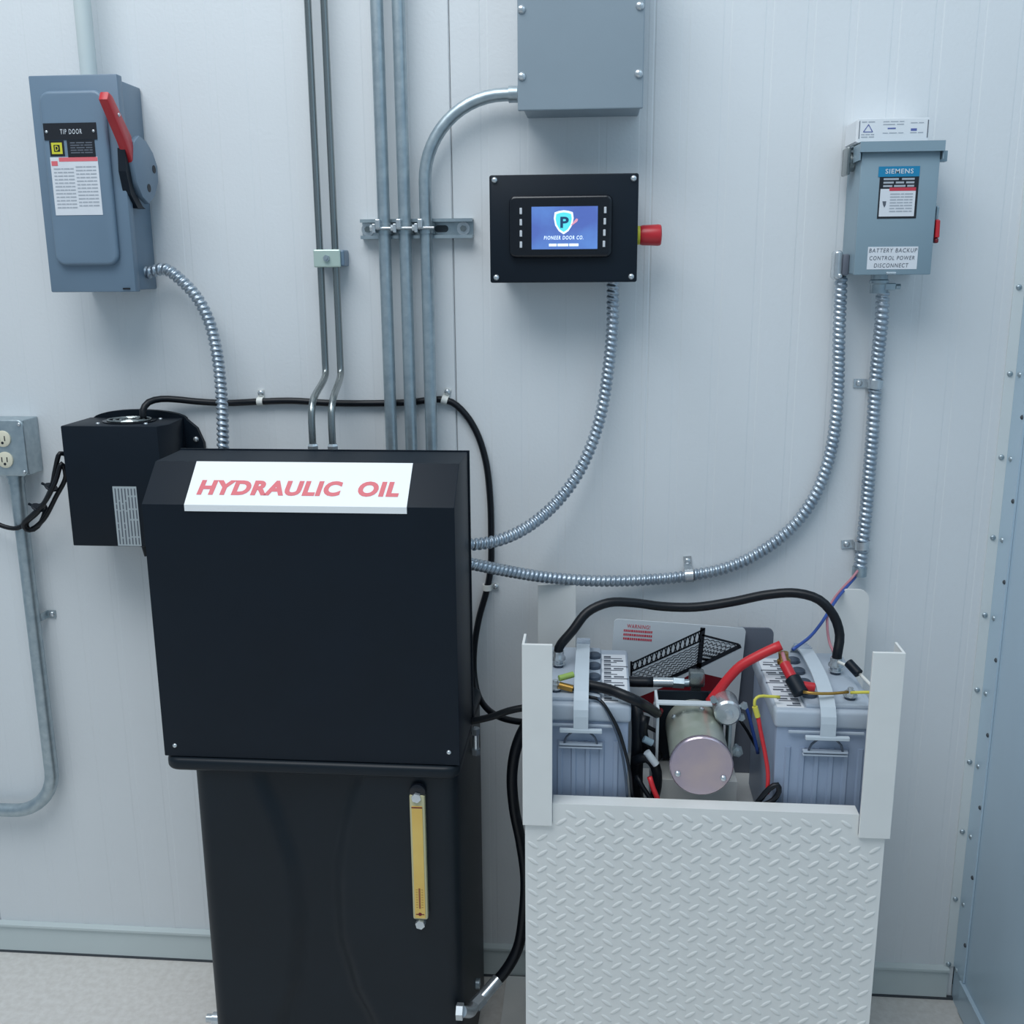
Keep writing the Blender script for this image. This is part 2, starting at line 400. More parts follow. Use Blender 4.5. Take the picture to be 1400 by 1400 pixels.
# ------------------------------------------------------------------ strut channel, three rigid conduits, clamps
YP = -0.0345
st = NB()
def chan(bm, x0, x1):
    poly = [(-0.0006, 1.611), (-0.022, 1.611), (-0.022, 1.617), (-0.017, 1.617), (-0.017, 1.6135), (-0.003, 1.6135), (-0.003, 1.6445), (-0.017, 1.6445), (-0.017, 1.641), (-0.022, 1.641), (-0.022, 1.647), (-0.0006, 1.647)]
    prism(bm, poly, x0, x1, 'X')
T = thing('strut_channel', (-0.35, -0.01, 1.611), 'short galvanised strut channel screwed across the wall behind three conduits', 'bracket')
chan(st, -0.457, -0.243)
obj('channel', st, 'galv', T)
for x in (-0.432, -0.386, -0.348, -0.304):
    b = NB(); prism(b, rrect(x-0.013, x+0.013, 1.6225, 1.6355, 0.0064), -0.003, -0.0034, 'Y'); obj('slot', b, 'seal', T)
for x in (-0.446, -0.262):
    w = NB(); lathe(w, [(0.0125, 0), (0.0125, 0.002), (0, 0.002)], (x, -0.003, 1.629), (0, -1, 0), 24); obj('washer', w, 'zinc', T)
    w = NB(); hexbolt(w, (x, -0.005, 1.629), 0.006, 0.005); obj('bolt', w, 'tube', T)
xs3 = [at(526, 310, YP).x-0.001, at(553.5, 310, YP).x, at(582.5, 310, YP).x]
RP = 0.0118
for i in (0, 1):
    bm = tube(NB(), [Vector((xs3[i], YP, 3.39)), Vector((xs3[i], YP, 1.13))], RP, 18, smooth=False)
    tag(obj('rigid_conduit', bm, 'galv', None, smooth=1), ['straight galvanised conduit, leftmost of the three held by the strut', 'straight galvanised conduit in the middle of the three on the strut'][i], 'conduit', 'three conduits on the strut')
zj = at(700, 129, YP).z; R3 = 0.150
pts = [Vector((xs3[2], YP, 1.13)), Vector((xs3[2], YP, zj-R3))]
for k in range(1, 15):
    a = math.pi - (math.pi/2)*k/14
    pts.append(Vector((xs3[2]+R3+R3*math.cos(a), YP, zj-R3+R3*math.sin(a))))
pts.append(Vector((-0.150, YP, zj)))
tag(obj('rigid_conduit', sweep(NB(), pts, RP, 18), 'galv', None, smooth=1), 'galvanised conduit bending right into the grey junction box', 'conduit', 'three conduits on the strut')
cn = NB(); lathe(cn, [(0.0165, 0), (0.0165, 0.012), (0.0145, 0.014), (0.0145, 0.030)], (-0.141, YP, zj), (-1, 0, 0), 18)
tag(obj('conduit_connector', cn, 'galv', None, smooth=0.6), 'short connector where the bent conduit enters the grey junction box', 'connector')
for i, x in enumerate(xs3):
    T = thing('strut_clamp', (x, -0.03, 1.615), ['zinc pipe clamp on the leftmost conduit over the strut', 'zinc pipe clamp on the middle conduit over the strut', 'zinc pipe clamp on the bent conduit over the strut'][i], 'clamp', 'pipe clamps on the strut')
    b = NB()
    n = 14; ro, ri = RP+0.0022, RP+0.0003
    poly = [(x+ro*math.cos(math.pi*k/n), YP-ro*math.sin(math.pi*k/n)) for k in range(n+1)] + [(x-ri*math.cos(math.pi*k/n), YP-ri*math.sin(math.pi*k/n)) for k in range(n+1)]
    poly = [(x+ro, -0.018)]+poly[:n+1]+[(x-ro, -0.018), (x-ri, -0.018)]+poly[n+1:]+[(x+ri, -0.018)]
    prism(b, poly, 1.619, 1.639, 'Z'); obj('band', b, 'galv', T)
    b = NB(); box(b, x-0.0185, x-0.0125, -0.058, -0.020, 1.621, 1.637, 0.001); obj('ear', b, 'zinc', T)
    b = NB(); box(b, x-0.012, x-0.003, -0.060, -0.044, 1.629, 1.645, 0.0015); hexbolt(b, (x-0.017, -0.052, 1.629), 0.006, 0.006, (-1, 0, 0)); obj('bolt', b, 'zinc', T)
    b = NB(); lathe(b, [(0.0028, 0), (0.0028, 0.034), (0, 0.034)], (x-0.016, -0.052, 1.629), (1, 0, 0), 10); obj('threaded_rod', b, 'zinc', T, smooth=0.7)

# ------------------------------------------------------------------ two hydraulic tubes and clamp
for i, (a, b, c) in enumerate((((423, 0), (443, 512), (428, 606)), ((449, 0), (460, 512), (455, 606)))):
    top = at(*a, -0.030); mid = at(*b, -0.030); low = at(*c, -0.195)
    x = (top.x+mid.x)/2
    pts = [Vector((x, -0.03, 3.38)), Vector((x, -0.03, 1.9)), Vector((x, -0.03, mid.z+0.02)), Vector((x+0.001, -0.035, mid.z+0.002)), Vector((low.x-0.001, -0.178, low.z+0.075)), Vector((low.x, -0.195, low.z+0.055)), Vector((low.x, -0.197, low.z+0.02)), Vector((low.x, -0.197, 1.20))]
    HT = tag(obj('hydraulic_tube', tube(NB(), pts, 0.0066, 12, 0.012), 'tube', None, smooth=9), ['bare steel hydraulic tube, left one of the pair entering the tank cover', 'bare steel hydraulic tube, right one of the pair entering the tank cover'][i], 'tube', 'pair of hydraulic tubes')
    b = NB(); lathe(b, [(0.0085, 0), (0.0105, 0.004), (0.0105, 0.016), (0.0085, 0.02)], (low.x, -0.197, 1.226), (0, 0, 1), 6)
    obj('flare_nut', b, 'zinc', HT)
T = thing('tube_clamp', (-0.518, -0.02, 1.559), 'pale green twin tube clamp plate with one bolt on the hydraulic tubes', 'clamp')
obj('clamp_body', box(NB(), -0.542, -0.486, -0.041, -0.0006, 1.561, 1.591, 0.003), 'grey_dark', T)
obj('clamp_plate', box(NB(), -0.544, -0.492, -0.046, -0.0405, 1.559, 1.592, 0.0025), mat('pale_green_plate', srgb(196, 214, 204), 0.35, metal=0.4), T)
b = NB(); hexbolt(b, (-0.518, -0.046, 1.5755), 0.0065, 0.005); lathe(b, [(0.003, 0), (0.003, 0.007), (0, 0.007)], (-0.518, -0.046, 1.5755), (0, -1, 0), 8); obj('bolt', b, 'galv', T)

# ------------------------------------------------------------------ grey junction box
T = thing('junction_box', (-0.04, -0.05, 1.822), 'mid grey screw cover junction box at the top of the wall', 'junction box')
obj('box_body', box(NB(), -0.1405, 0.0645, -0.103, -0.0006, 1.824, 2.118, 0.003), 'grey_mid', T)
obj('cover', box(NB(), -0.149, 0.068, -0.110, -0.103, 1.822, 2.120, 0.002), 'grey_mid', T)
for x in (-0.1415, 0.0595):
    for z in (1.878, 1.985, 2.092): screw(T, (x, -0.110, z), 0.0075, h=0.005)

# ------------------------------------------------------------------ display controller
T = thing('display_controller', (-0.07, -0.05, 1.529), 'black wall controller with lit logo screen and red emergency stop', 'controller')
obj('housing', box(NB(), -0.188, 0.052, -0.100, -0.0006, 1.540, 1.705, 0.004), 'black', T)
fp = NB(); prism(fp, rrect(-0.2005, 0.0635, 1.529, 1.7155, 0.004), -0.100, -0.110, 'Y', bev=0.0015)
plate = obj('front_plate', fp, 'black', T, smooth=0.6)
for x, z in ((-0.191, 1.707), (0.0545, 1.7065), (-0.1895, 1.5385), (0.0535, 1.5385)): screw(T, (x, -0.110, z), 0.0055, h=0.004)
bz = NB(); prism(bz, rrect(-0.165, 0.0185, 1.572, 1.680, 0.012), -0.110, -0.122, 'Y', bev=0.006, seg=4)
bezel = obj('bezel', bz, 'black_gloss', T, smooth=0.7)
YD = -0.122
scr = sheet('screen', T, 'screen', -0.1245, -0.0075, 1.5870, 1.6600, YD, 0.0008)
YS = YD-0.0008
# shield emblem
cx, cz = -0.0675, 1.634
def shield(k):
    return [(cx+k*x, cz+k*z) for x, z in ((-0.016, 0.016), (-0.008, 0.0185), (0, 0.0195), (0.008, 0.0185), (0.016, 0.016), (0.0175, 0.006), (0.015, -0.006), (0.0085, -0.016), (0, -0.0215), (-0.0085, -0.016), (-0.015, -0.006), (-0.0175, 0.006))]
b = NB(); prism(b, shield(1.0), YS, YS-0.0003, 'Y'); obj('emblem', b, 'screen_white', scr)
b = NB(); prism(b, shield(0.82), YS-0.0003, YS-0.0005, 'Y'); obj('emblem_field', b, 'screen_teal', scr)
text('lettering', 'P', scr, 'screen_dark', -0.0735, -0.0585, 1.6235, 1.6425, YS-0.0005, 0.03)
b = NB(); prism(b, [(-0.052, 1.628), (-0.0435, 1.634), (-0.042, 1.638), (-0.045, 1.6395), (-0.050, 1.634), (-0.056, 1.627)], YS, YS-0.0004, 'Y'); obj('emblem_accent', b, 'screen_red', scr)
for px_, pz_ in ((-0.040, 1.652), (-0.036, 1.642)):
    b = NB(); prism(b, circ(px_, pz_, 0.0026, 6, 0.0022), YS, YS-0.0003, 'Y'); obj('emblem_dot', b, 'screen', scr)
text('lettering', 'PIONEER DOOR CO.', scr, 'screen_white', -0.1025, -0.0325, 1.6035, 1.610, YS, 0.010, 0.15, spacing=1.25)
words('fine_print', scr, 'screen_white', -0.0935, -0.041, [(1.592, 0.0045, [5, 7, 6])], YS, gap=0.12)
for k in range(4):
    z = 1.653-0.0192*k
    for x in (-0.1435, 0.0055-0.0005*k):
        obj('button', box(NB(), x-0.0022, x+0.0022, YD-0.002, YD+0.001, z-0.0055, z+0.0055, 0.0008), 'led', T)
E_ = T
b = NB(); lathe(b, [(0.019, 0), (0.019, 0.004), (0.0175, 0.005)], (0.0525, -0.075, 1.611), (1, 0, 0), 24); obj('button_nut', b, 'black_gloss', E_, smooth=0.6)
b = NB(); lathe(b, [(0.0165, 0), (0.0165, 0.0115), (0.015, 0.0115)], (0.0575, -0.075, 1.611), (1, 0, 0), 24); collar = obj('button_collar', b, 'yellow', E_, smooth=0.6)
b = NB(); lathe(b, [(0.0165, 0), (0.0178, 0.004), (0.0183, 0.02), (0.0190, 0.032), (0.0182, 0.0362), (0.016, 0.038), (0, 0.0395)], (0.069, -0.075, 1.611), (1, 0, 0), 28); obj('emergency_stop_button', b, 'red', E_, smooth=0.6)['label'] = 'red emergency stop button on the controller side'

# ------------------------------------------------------------------ light grey battery disconnect
T = thing('disconnect_switch', (0.508, -0.05, 1.538), 'light grey small disconnect box with blue brand label, on the right of the wall', 'switch')
obj('enclosure_body', box(NB(), 0.4450, 0.574, -0.094, -0.0006, 1.540, 1.7580, 0.002), 'grey_light', T)
fr = NB(); box(fr, 0.4445, 0.5765, -0.103, -0.094, 1.5385, 1.752, 0.002); door = obj('door', fr, 'grey_light', T, smooth=0.6)
hd = NB()
prism(hd, [(-0.0006, 1.761), (-0.112, 1.761), (-0.112, 1.744), (-0.109, 1.744), (-0.109, 1.7585), (-0.0006, 1.7585)], 0.4395, 0.5805, 'X')
box(hd, 0.4395, 0.4415, -0.109, -0.060, 1.731, 1.7600); box(hd, 0.5785, 0.5805, -0.109, -0.060, 1.731, 1.7600)
obj('rain_hood', hd, 'grey_light', T)
YL = -0.103
sheet('brand_label', door, 'print_black', 0.4775, 0.5435, 1.634, 1.7185, YL)
sheet('brand_band', door, 'teal', 0.4745, 0.5435, 1.7035, 1.7205, YL-0.0004)
text('lettering', 'SIEMENS', door, 'print_white', 0.486, 0.533, 1.7085, 1.7165, YL-0.0010, 0.014, spacing=1.12)
words('fine_print', door, 'print_grey', 0.484, 0.536, [(1.698, 0.0032, [6, 5]), (1.6922, 0.0032, [5, 4, 4]), (1.6865, 0.0032, [4, 5, 3])], YL-0.0006)
sheet('danger_label', door, 'paper', 0.4800, 0.5395, 1.6375, 1.6835, YL-0.0006, 0.0004)
sheet('danger_band', door, 'print_red', 0.495, 0.5395, 1.680, 1.6855, YL-0.0010, 0.0003)
words('fine_print', door, 'print_grey', 0.497, 0.535, [(1.674-0.0048*i, 0.0017, random.choice(([3, 5, 4], [6, 2, 5], [4, 4, 3, 2]))) for i in range(7)], YL-0.001)
b = NB(); prism(b, [(0.4845, 1.663), (0.491, 1.663), (0.4905, 1.657), (0.4885, 1.6525), (0.486, 1.657)], YL-0.001, YL-0.0013, 'Y'); obj('pictogram', b, 'print_dark', door)
sheet('tape_label', door, 'paper', 0.466, 0.5515, 1.548, 1.5865, YL)
text('lettering', 'BATTERY BACKUP', door, 'print_dark', 0.468, 0.550, 1.5768, 1.5838, YL-0.0006, 0.0, 0.15, spacing=1.2)
text('lettering', 'CONTROL POWER', door, 'print_dark', 0.4695, 0.5465, 1.5640, 1.5708, YL-0.0006, 0.0, 0.15, spacing=1.2)
text('lettering', 'DISCONNECT', door, 'print_dark', 0.478, 0.537, 1.5512, 1.5582, YL-0.0006, 0.0, 0.15, spacing=1.2)
b = NB(); box(b, 0.500, 0.517, -0.106, -0.102, 1.5395, 1.5435, 0.001); obj('latch', b, 'zinc', T)
b = NB(); prism(b, [(-0.085, 1.747), (-0.085, 1.729), (-0.070, 1.729), (-0.066, 1.747)], 0.5785, 0.594, 'X', bev=0.0015); obj('hasp', b, 'grey_light', T)
b = NB(); box(b, 0.574, 0.579, -0.095, -0.045, 1.60, 1.66, 0.001); obj('lever_base', b, 'grey_dark', T)
b = NB(); prism(b, [(-0.098, 1.652), (-0.092, 1.655), (-0.080, 1.612), (-0.092, 1.606)], 0.5795, 0.5835, 'X', bev=0.001); obj('lever_arm', b, 'grey_light', T)
b = NB(); prism(b, [(-0.102, 1.630), (-0.092, 1.633), (-0.084, 1.612), (-0.090, 1.598), (-0.104, 1.602)], 0.5790, 0.5860, 'X', bev=0.0015); obj('lever_grip', b, 'red', T, smooth=0.6)
obj('lever_tip', box(NB(), 0.5795, 0.5855, -0.1030, -0.089, 1.592, 1.600, 0.002), 'red_dark', T)
# fittings
b = NB()
lathe(b, [(0.0165, 0.0), (0.0165, 0.006), (0.019, 0.007), (0.019, 0.010)], (0.4448, -0.045, 1.734), (-1, 0, 0), 20)
box(b, 0.4285, 0.4350, -0.066, -0.024, 1.711, 1.7575, 0.002)
tag(obj('conduit_hub', b, 'tube', None, smooth=0.6), 'dark steel plugged hub on upper left side of the light grey disconnect', 'fitting')
T = thing('elbow_connector', (0.423, -0.05, 1.53), 'zinc angle connector on lower left side of the light grey disconnect', 'fitting')
b = NB(); box(b, 0.4335, 0.4449, -0.064, -0.028, 1.538, 1.575, 0.003); obj('locknut', b, 'grey_plate', T, smooth=0.6)
b = NB(); prism(b, rrect(0.4185, 0.4340, 1.530, 1.582, 0.007), -0.030, -0.062, 'Y', bev=0.005, seg=3); obj('elbow_body', b, 'zinc', T, smooth=0.8)
screw(T, (0.430, -0.062, 1.537), 0.0045)
T = thing('conduit_connector', (0.505, -0.05, 1.505), 'zinc squeeze connector under the light grey disconnect box', 'fitting')
b = NB(); lathe(b, [(0.0145, 0), (0.0145, 0.009), (0.017, 0.011), (0.017, 0.016), (0.015, 0.018), (0.015, 0.034)], (0.503, -0.050, 1.5395), (0, 0, -1), 20); obj('connector_body', b, 'galv', T, smooth=0.6)
b = NB(); box(b, 0.510, 0.530, -0.064, -0.056, 1.511, 1.524, 0.002); hexbolt(b, (0.530, -0.06, 1.5175), 0.005, 0.008, (1, 0, 0)); obj('squeeze_screw', b, 'galv', T)
# carton on top
T = thing('carton', (0.497, -0.05, 1.7612), 'small white printed carton lying on the light grey disconnect box', 'carton')
obj('carton_body', box(NB(), 0.4385, 0.5575, -0.090, -0.003, 1.7615, 1.8005, 0.0008), 'carton', T)
obj('carton_flap', box(NB(), 0.4360, 0.4385, -0.086, -0.006, 1.764, 1.798), 'carton', T)
YC = -0.090
obj('end_line', box(NB(), 0.4400, 0.4412, YC-0.0004, YC, 1.768, 1.797), 'print_dark', T)
obj('end_line', box(NB(), 0.5545, 0.5560, YC-0.0004, YC, 1.768, 1.797), 'print_dark', T)
b = NB()
for p, q in (((0.4475, 1.779), (0.4555, 1.791)), ((0.4555, 1.791), (0.463, 1.779)), ((0.4475, 1.779), (0.463, 1.779))):
    bar3(b, (p[0], YC-0.0003, p[1]), (q[0], YC-0.0003, q[1]), 0.0004, 0.0012, (0, 1, 0), 0)
obj('caution_triangle', b, 'print_blue', T)
words('fine_print', T, 'print_grey', 0.444, 0.466, [(1.7945, 0.0014, [4, 5]), (1.774, 0.0014, [3, 4, 3]), (1.770, 0.0014, [5, 4])], YC)
words('fine_print', T, 'print_grey', 0.480, 0.515, [(1.7945, 0.0012, [4, 5, 3]), (1.790, 0.0012, [5, 3]), (1.776, 0.0012, [4, 6, 4])], YC)
words('fine_print', T, 'print_grey', 0.526, 0.548, [(1.792, 0.0012, [4, 3]), (1.776, 0.0012, [5, 4])], YC)
obj('printed_picture', box(NB(), 0.488, 0.5015, YC-0.0003, YC, 1.783, 1.7852), 'print_blue', T); obj('printed_picture', box(NB(), 0.527, 0.537, YC-0.0003, YC, 1.7795, 1.7835), 'print_blue', T)

# ------------------------------------------------------------------ flexible conduits
flexconduit('flexible_conduit', [Vector((-0.876, -0.045, 1.552)), Vector((-0.868, -0.045, 1.552))]+path((225, 368, -.045), (245, 381, -.045), (270, 408, -.045), (286, 440, -.048), (296, 480, -.055), (302, 530, -.07), (304.5, 580, -.09), (305, 625, -.10), (305, 660, -.10)),
            'ribbed steel conduit curving from the slate grey disconnect down behind the tank')
flexconduit('flexible_conduit', path((838, 381, -.055), (838, 397, -.055), (837, 450, -.05), (831, 510, -.045), (823, 560, -.045), (811, 602, -.05), (790, 648, -.065), (760, 688, -.09), (722, 720, -.13), (684, 738, -.165), (652, 744, -.19), (634, 745, -.20)),
            'ribbed steel conduit hanging from the black controller to the tank cover')
flexconduit('flexible_conduit', path((1150, 378, -.046), (1149, 410, -.04), (1147, 460, -.033), (1146, 520, -.024), (1143, 570, -.020), (1135, 620, -.017), (1118, 670, -.016), (1090, 713, -.016), (1050, 748, -.016), (1000, 774, -.016), (942, 787, -.016), (880, 793, -.022), (810, 794, -.045), (745, 789, -.08), (690, 780, -.13), (655, 773, -.17), (634, 769, -.19)),
            'long ribbed steel conduit sweeping from the light grey disconnect to the tank')
FC4 = flexconduit('flexible_conduit', path((1207, 397, -.050), (1206, 430, -.046), (1201, 480, -.028), (1197, 525, -.017), (1193, 590, -.017), (1188, 650, -.017), (1184, 700, -.017), (1179, 745, -.017), (1176, 778, -.019)),
            'ribbed steel conduit running straight down under the light grey disconnect', r=0.0125)
b = NB(); p0 = at(1175.5, 775, -.019); p1 = at(1174.5, 787, -.019); tube(b, [p0, p1], 0.0142, 16, smooth=False)
obj('end_bushing', b, 'galv', FC4, smooth=0.7)

# ------------------------------------------------------------------ one-hole straps
def pstrap(c, r, along, side, label, d=0.0, m='zinc', Lg=0.022, w=0.016):
    """band half-round over a pipe of radius r at c (centre), axis along, tab towards side, screwed to the wall at y=0"""
    c = Vector(c); a = Vector(along).normalized(); s = Vector(side).normalized(); out = Vector((0, -1, 0))
    s = (s-a*s.dot(a)).normalized()
    Tt = thing('pipe_strap', (c.x, -0.002, c.z), label, 'strap')
    yb = -0.0006-c.y   # distance centre->wall along +y is -c.y
    prof = []; n = 12; ro, ri = r+0.0024, r+0.0004
    wall = -(-c.y-0.0008)
    out_pts = [(ro*math.cos(math.pi*k/n), ro*math.sin(math.pi*k/n)) for k in range(n+1)]
    in_pts = [(ri*math.cos(math.pi*k/n), ri*math.sin(math.pi*k/n)) for k in range(n, -1, -1)]
    poly = [(ro+Lg, wall), (ro+Lg, wall+0.0025), (ro+0.0005, wall+0.0025)]+out_pts+[(-ro, wall), (-ri, wall)]+in_pts+[(ri, wall)]
    bm = NB()
    va = [bm.verts.new(c+s*p+out*q+a*(w/2)) for p, q in poly]; vb = [bm.verts.new(c+s*p+out*q-a*(w/2)) for p, q in poly]
    bm.faces.new(va); bm.faces.new(vb[::-1])
    for i in range(len(poly)): bm.faces.new((va[i], vb[i], vb[(i+1) % len(poly)], va[(i+1) % len(poly)]))
    obj('band', bm, m, Tt)
    sc = c+s*(ro+Lg*0.55); screw(Tt, (sc.x, -0.0033, sc.z), 0.0065, h=0.004)
    return Tt
pstrap(at(1197, 525, -.0170), 0.0126, (0, 0, 1), (-1, 0, 0), 'one-hole strap halfway down the right ribbed conduit')
pstrap(at(1179, 745, -.0170), 0.0126, (-0.1, 0, 1), (-1, 0, 0.15), 'one-hole strap near the lower end of the right ribbed conduit')
pstrap(at(942, 787, -.0160), 0.0122, (1, 0, 0.1), (0, 0, 1), 'one-hole strap on the sagging long ribbed conduit above warning sign')
pstrap(at(356, 549, -.0090), 0.0062, (1, 0, 0), (0, 0, 1), 'small clip holding the black cable left of the hydraulic tubes', m='white_wire', Lg=0.014, w=0.012)
pstrap(at(608, 547, -.0090), 0.0062, (1, 0, -0.3), (0, 0, 1), 'small clip holding the black cable right of the three conduits', m='white_wire', Lg=0.014, w=0.012)
pstrap(at(666, 803, -.0090), 0.0066, (0, 0, 1), (1, 0, 0), 'small clip holding the black cable beside the tank cover', m='white_wire', Lg=0.014, w=0.012)

# ------------------------------------------------------------------ outlet box and its conduit at the left edge
T = thing('outlet_box', (-1.20, -0.03, 1.153), 'galvanised double receptacle outlet box at the left edge of the wall', 'outlet')
obj('box_body', box(NB(), -1.252, -1.1515, -0.056, -0.0006, 1.153, 1.266, 0.002), 'galv', T)
b = NB(); prism(b, rrect(-1.254, -1.149, 1.152, 1.267, 0.012), -0.056, -0.063, 'Y', bev=0.003, seg=3); obj('cover', b, 'galv', T, smooth=0.7)
for z in (1.229, 1.186):
    for x in (-1.222, -1.1935):
        b = NB(); lathe(b, [(0.0165, 0), (0.0165, 0.003), (0.0145, 0.004), (0, 0.004)], (x, -0.063, z), (0, -1, 0), 24); f = obj('receptacle', b, 'cream', T, smooth=0.6)
        obj('slot', box(NB(), x-0.0065, x-0.0045, -0.0674, -0.0668, z-0.004, z+0.006), 'print_black', f)
        obj('slot', box(NB(), x+0.0045, x+0.0065, -0.0674, -0.0668, z-0.004, z+0.006), 'print_black', f)
        b = NB(); lathe(b, [(0.0028, 0), (0.0028, 0.0006), (0, 0.0006)], (x, -0.0668, z-0.008), (0, -1, 0), 10); obj('slot', b, 'print_black', f)
for x, z in ((-1.157, 1.258), (-1.157, 1.161)): screw(T, (x, -0.063, z), 0.004)
XO = at(23, 660, -0.03).x; zo = at(0, 1107, -0.03).z; RO = 0.1
pts = [Vector((XO, -0.03, 1.1528)), Vector((XO, -0.03, zo+RO))]
for k in range(1, 13):
    a = -(math.pi/2)*k/12; pts.append(Vector((XO-RO+RO*math.cos(a), -0.03, zo+RO+RO*math.sin(a))))
pts.append(Vector((-1.9, -0.03, zo)))
tag(obj('rigid_conduit', sweep(NB(), pts, 0.0145, 18), 'galv', None, smooth=1), 'thick galvanised conduit bending left below the outlet box', 'conduit')
b = NB(); lathe(b, [(0.019, 0), (0.019, 0.008), (0.0165, 0.008), (0.0165, 0.022)], (XO, -0.03, 1.1530), (0, 0, -1), 18)
tag(obj('conduit_connector', b, 'galv', None, smooth=0.6), 'steel connector under the outlet box at the left edge', 'fitting')
pstrap((XO, -0.0165, at(50, 845, -0.03).z), 0.0150, (0, 0, 1), (1, 0, 0), 'one-hole strap on the thick conduit below the outlet box', Lg=0.018, m='galv')

# ------------------------------------------------------------------ battery charger
T = thing('battery_charger', (-0.93, -0.06, 1.027), 'black box battery charger with grey label on the wall left of the tank', 'charger')
ch = NB()
prism(ch, [(-1.033, -0.130), (-0.842, -0.130), (-0.829, -0.100), (-0.838, -0.012), (-1.033, -0.012)], 1.027, 1.266, 'Z', bev=0.002)
obj('housing', ch, 'black', T, smooth=0.5)
tp = NB()
for a0 in range(1): prism(tp, circ(-0.925, -0.066, 0.052, 28, 0.044), 1.266, 1.2685, 'Z')
obj('fan_grille', tp, 'black_gloss', T)
for r_ in (0.018, 0.030, 0.042):
    b = NB(); p = [Vector((-0.925+r_*math.cos(2*math.pi*k/24), -0.066+r_*0.85*math.sin(2*math.pi*k/24), 1.270)) for k in range(25)]
    sweep(b, p, 0.0018, 6); obj('grille_ring', b, 'tube', T)
for a in range(4):
    an = math.pi/4+a*math.pi/2; screw(T, (-0.925+0.062*math.cos(an)*1.1, -0.066+0.048*math.sin(an), 1.266), 0.004, (0, 0, 1))
fg = NB()
arc = [(-0.93+0.098*math.cos(math.pi*k/16), 1.262+0.020*math.sin(math.pi*k/16)) for k in range(17)]
prism(fg, [(-0.832, 1.045), (-0.808, 1.06), (-0.800, 1.09), (-0.800, 1.215), (-0.812, 1.245)]+arc+[(-1.028, 1.045)], -0.0008, -0.0115, 'Y')
fl_ = obj('mounting_flange', fg, 'black', T)
for z in (1.222, 1.075): screw(T, (-0.815, -0.0115, z), 0.006)
lab = sheet('rating_label', T, 'paper_grey', -0.9415, -0.8935, 1.0285, 1.148, -0.130)
bmw = NB()
CL = Matrix.Translation((-0.9175, 0, 1.088)) @ Matrix.Rotation(math.pi/2, 4, 'Y')
words('fine_print', T, 'print_dark', -0.056, 0.056, [(-0.020+0.0065*i, 0.0022, random.choice(([3, 5, 4, 7, 3], [6, 2, 5, 2, 6], [4, 3, 9, 2]))) for i in range(7)], -0.1306, mx=CL)
c = at(196, 757, -.075); f = NB(); lathe(f, [(0.011, 0), (0.011, 0.012), (0.008, 0.014), (0.007, 0.034)], (c.x+0.004, c.y, 1.0272), (0.15, 0, -1), 14); obj('cable_gland', f, 'rubber', T, smooth=0.7)
# looped mains cord
cp = path((92, 622, -.075), (82, 620, -.09), (76, 640, -.09), (70, 668, -.085), (52, 700, -.08), (36, 716, -.075), (40, 724, -.07), (58, 712, -.07), (76, 680, -.075), (90, 650, -.085), (84, 634, -.098), (76, 658, -.100), (60, 688, -.095), (42, 706, -.09), (32, 716, -.085), (36, 724, -.078), (46, 724, -.07), (56, 714, -.066), (62, 694, -.062), (58, 690, -.058), (40, 710, -.052), (24, 722, -.05), (6, 720, -.05), (-14, 710, -.05), (-40, 690, -.05), (-70, 660, -.06))
cable('mains_cord', cp, 0.0048, 'rubber', 'folded black mains cord hanging beside the battery charger', 'cord', step=0.008)
for i, p in enumerate(((70, 666, -.088), (52, 694, -.085))):
    c = at(*p); b = NB(); lathe(b, [(0.0125, -0.002), (0.0135, -0.001), (0.0135, 0.001), (0.0125, 0.002)], c, (0.5, -0.1, 0.8), 14); bar3(b, c+Vector((-0.011, 0, 0.004)), c+Vector((-0.019, 0, 0.008)), 0.004, 0.004, bev=0)
    tag(obj('cable_tie', b, 'black'), ['black cable tie around the cord bundle, the upper of two', 'black cable tie around the cord bundle, the lower of two'][i], 'cable tie', 'ties on the cord bundle')
# charger output cable
cable('charging_cable', path((197, 574, -.06), (195, 562, -.058), (203, 550, -.045), (220, 545.5, -.03), (240, 546, -.022), (270, 549, -.014), (310, 551, -.010), (356, 549, -.0095), (400, 548, -.010), (450, 551, -.009), (500, 551.5, -.009), (560, 550, -.009), (600, 546, -.009), (618, 550, -.009), (636, 566, -.009), (652, 592, -.009), (664, 630, -.009), (670, 680, -.0095), (671.5, 730, -.010), (671, 775, -.0095), (666, 805, -.009), (655, 845, -.012), (648.5, 885, -.020), (648, 920, -.028), (653, 948, -.050), (664, 967, -.09), (685, 981, -.15), (712, 987, -.19), (727, 987, -.21)), 0.0066,
      'rubber', 'long black charging cable clipped along the wall and down beside the tank')

# ------------------------------------------------------------------ hydraulic tank
T = thing('hydraulic_tank', (-0.48, -0.23, 0.0), 'tall black hydraulic oil tank with a boxy cover and white name sign', 'tank')
X0, X1, YF, YB, ZT = -0.713, -0.238, -0.400, -0.060, 0.700
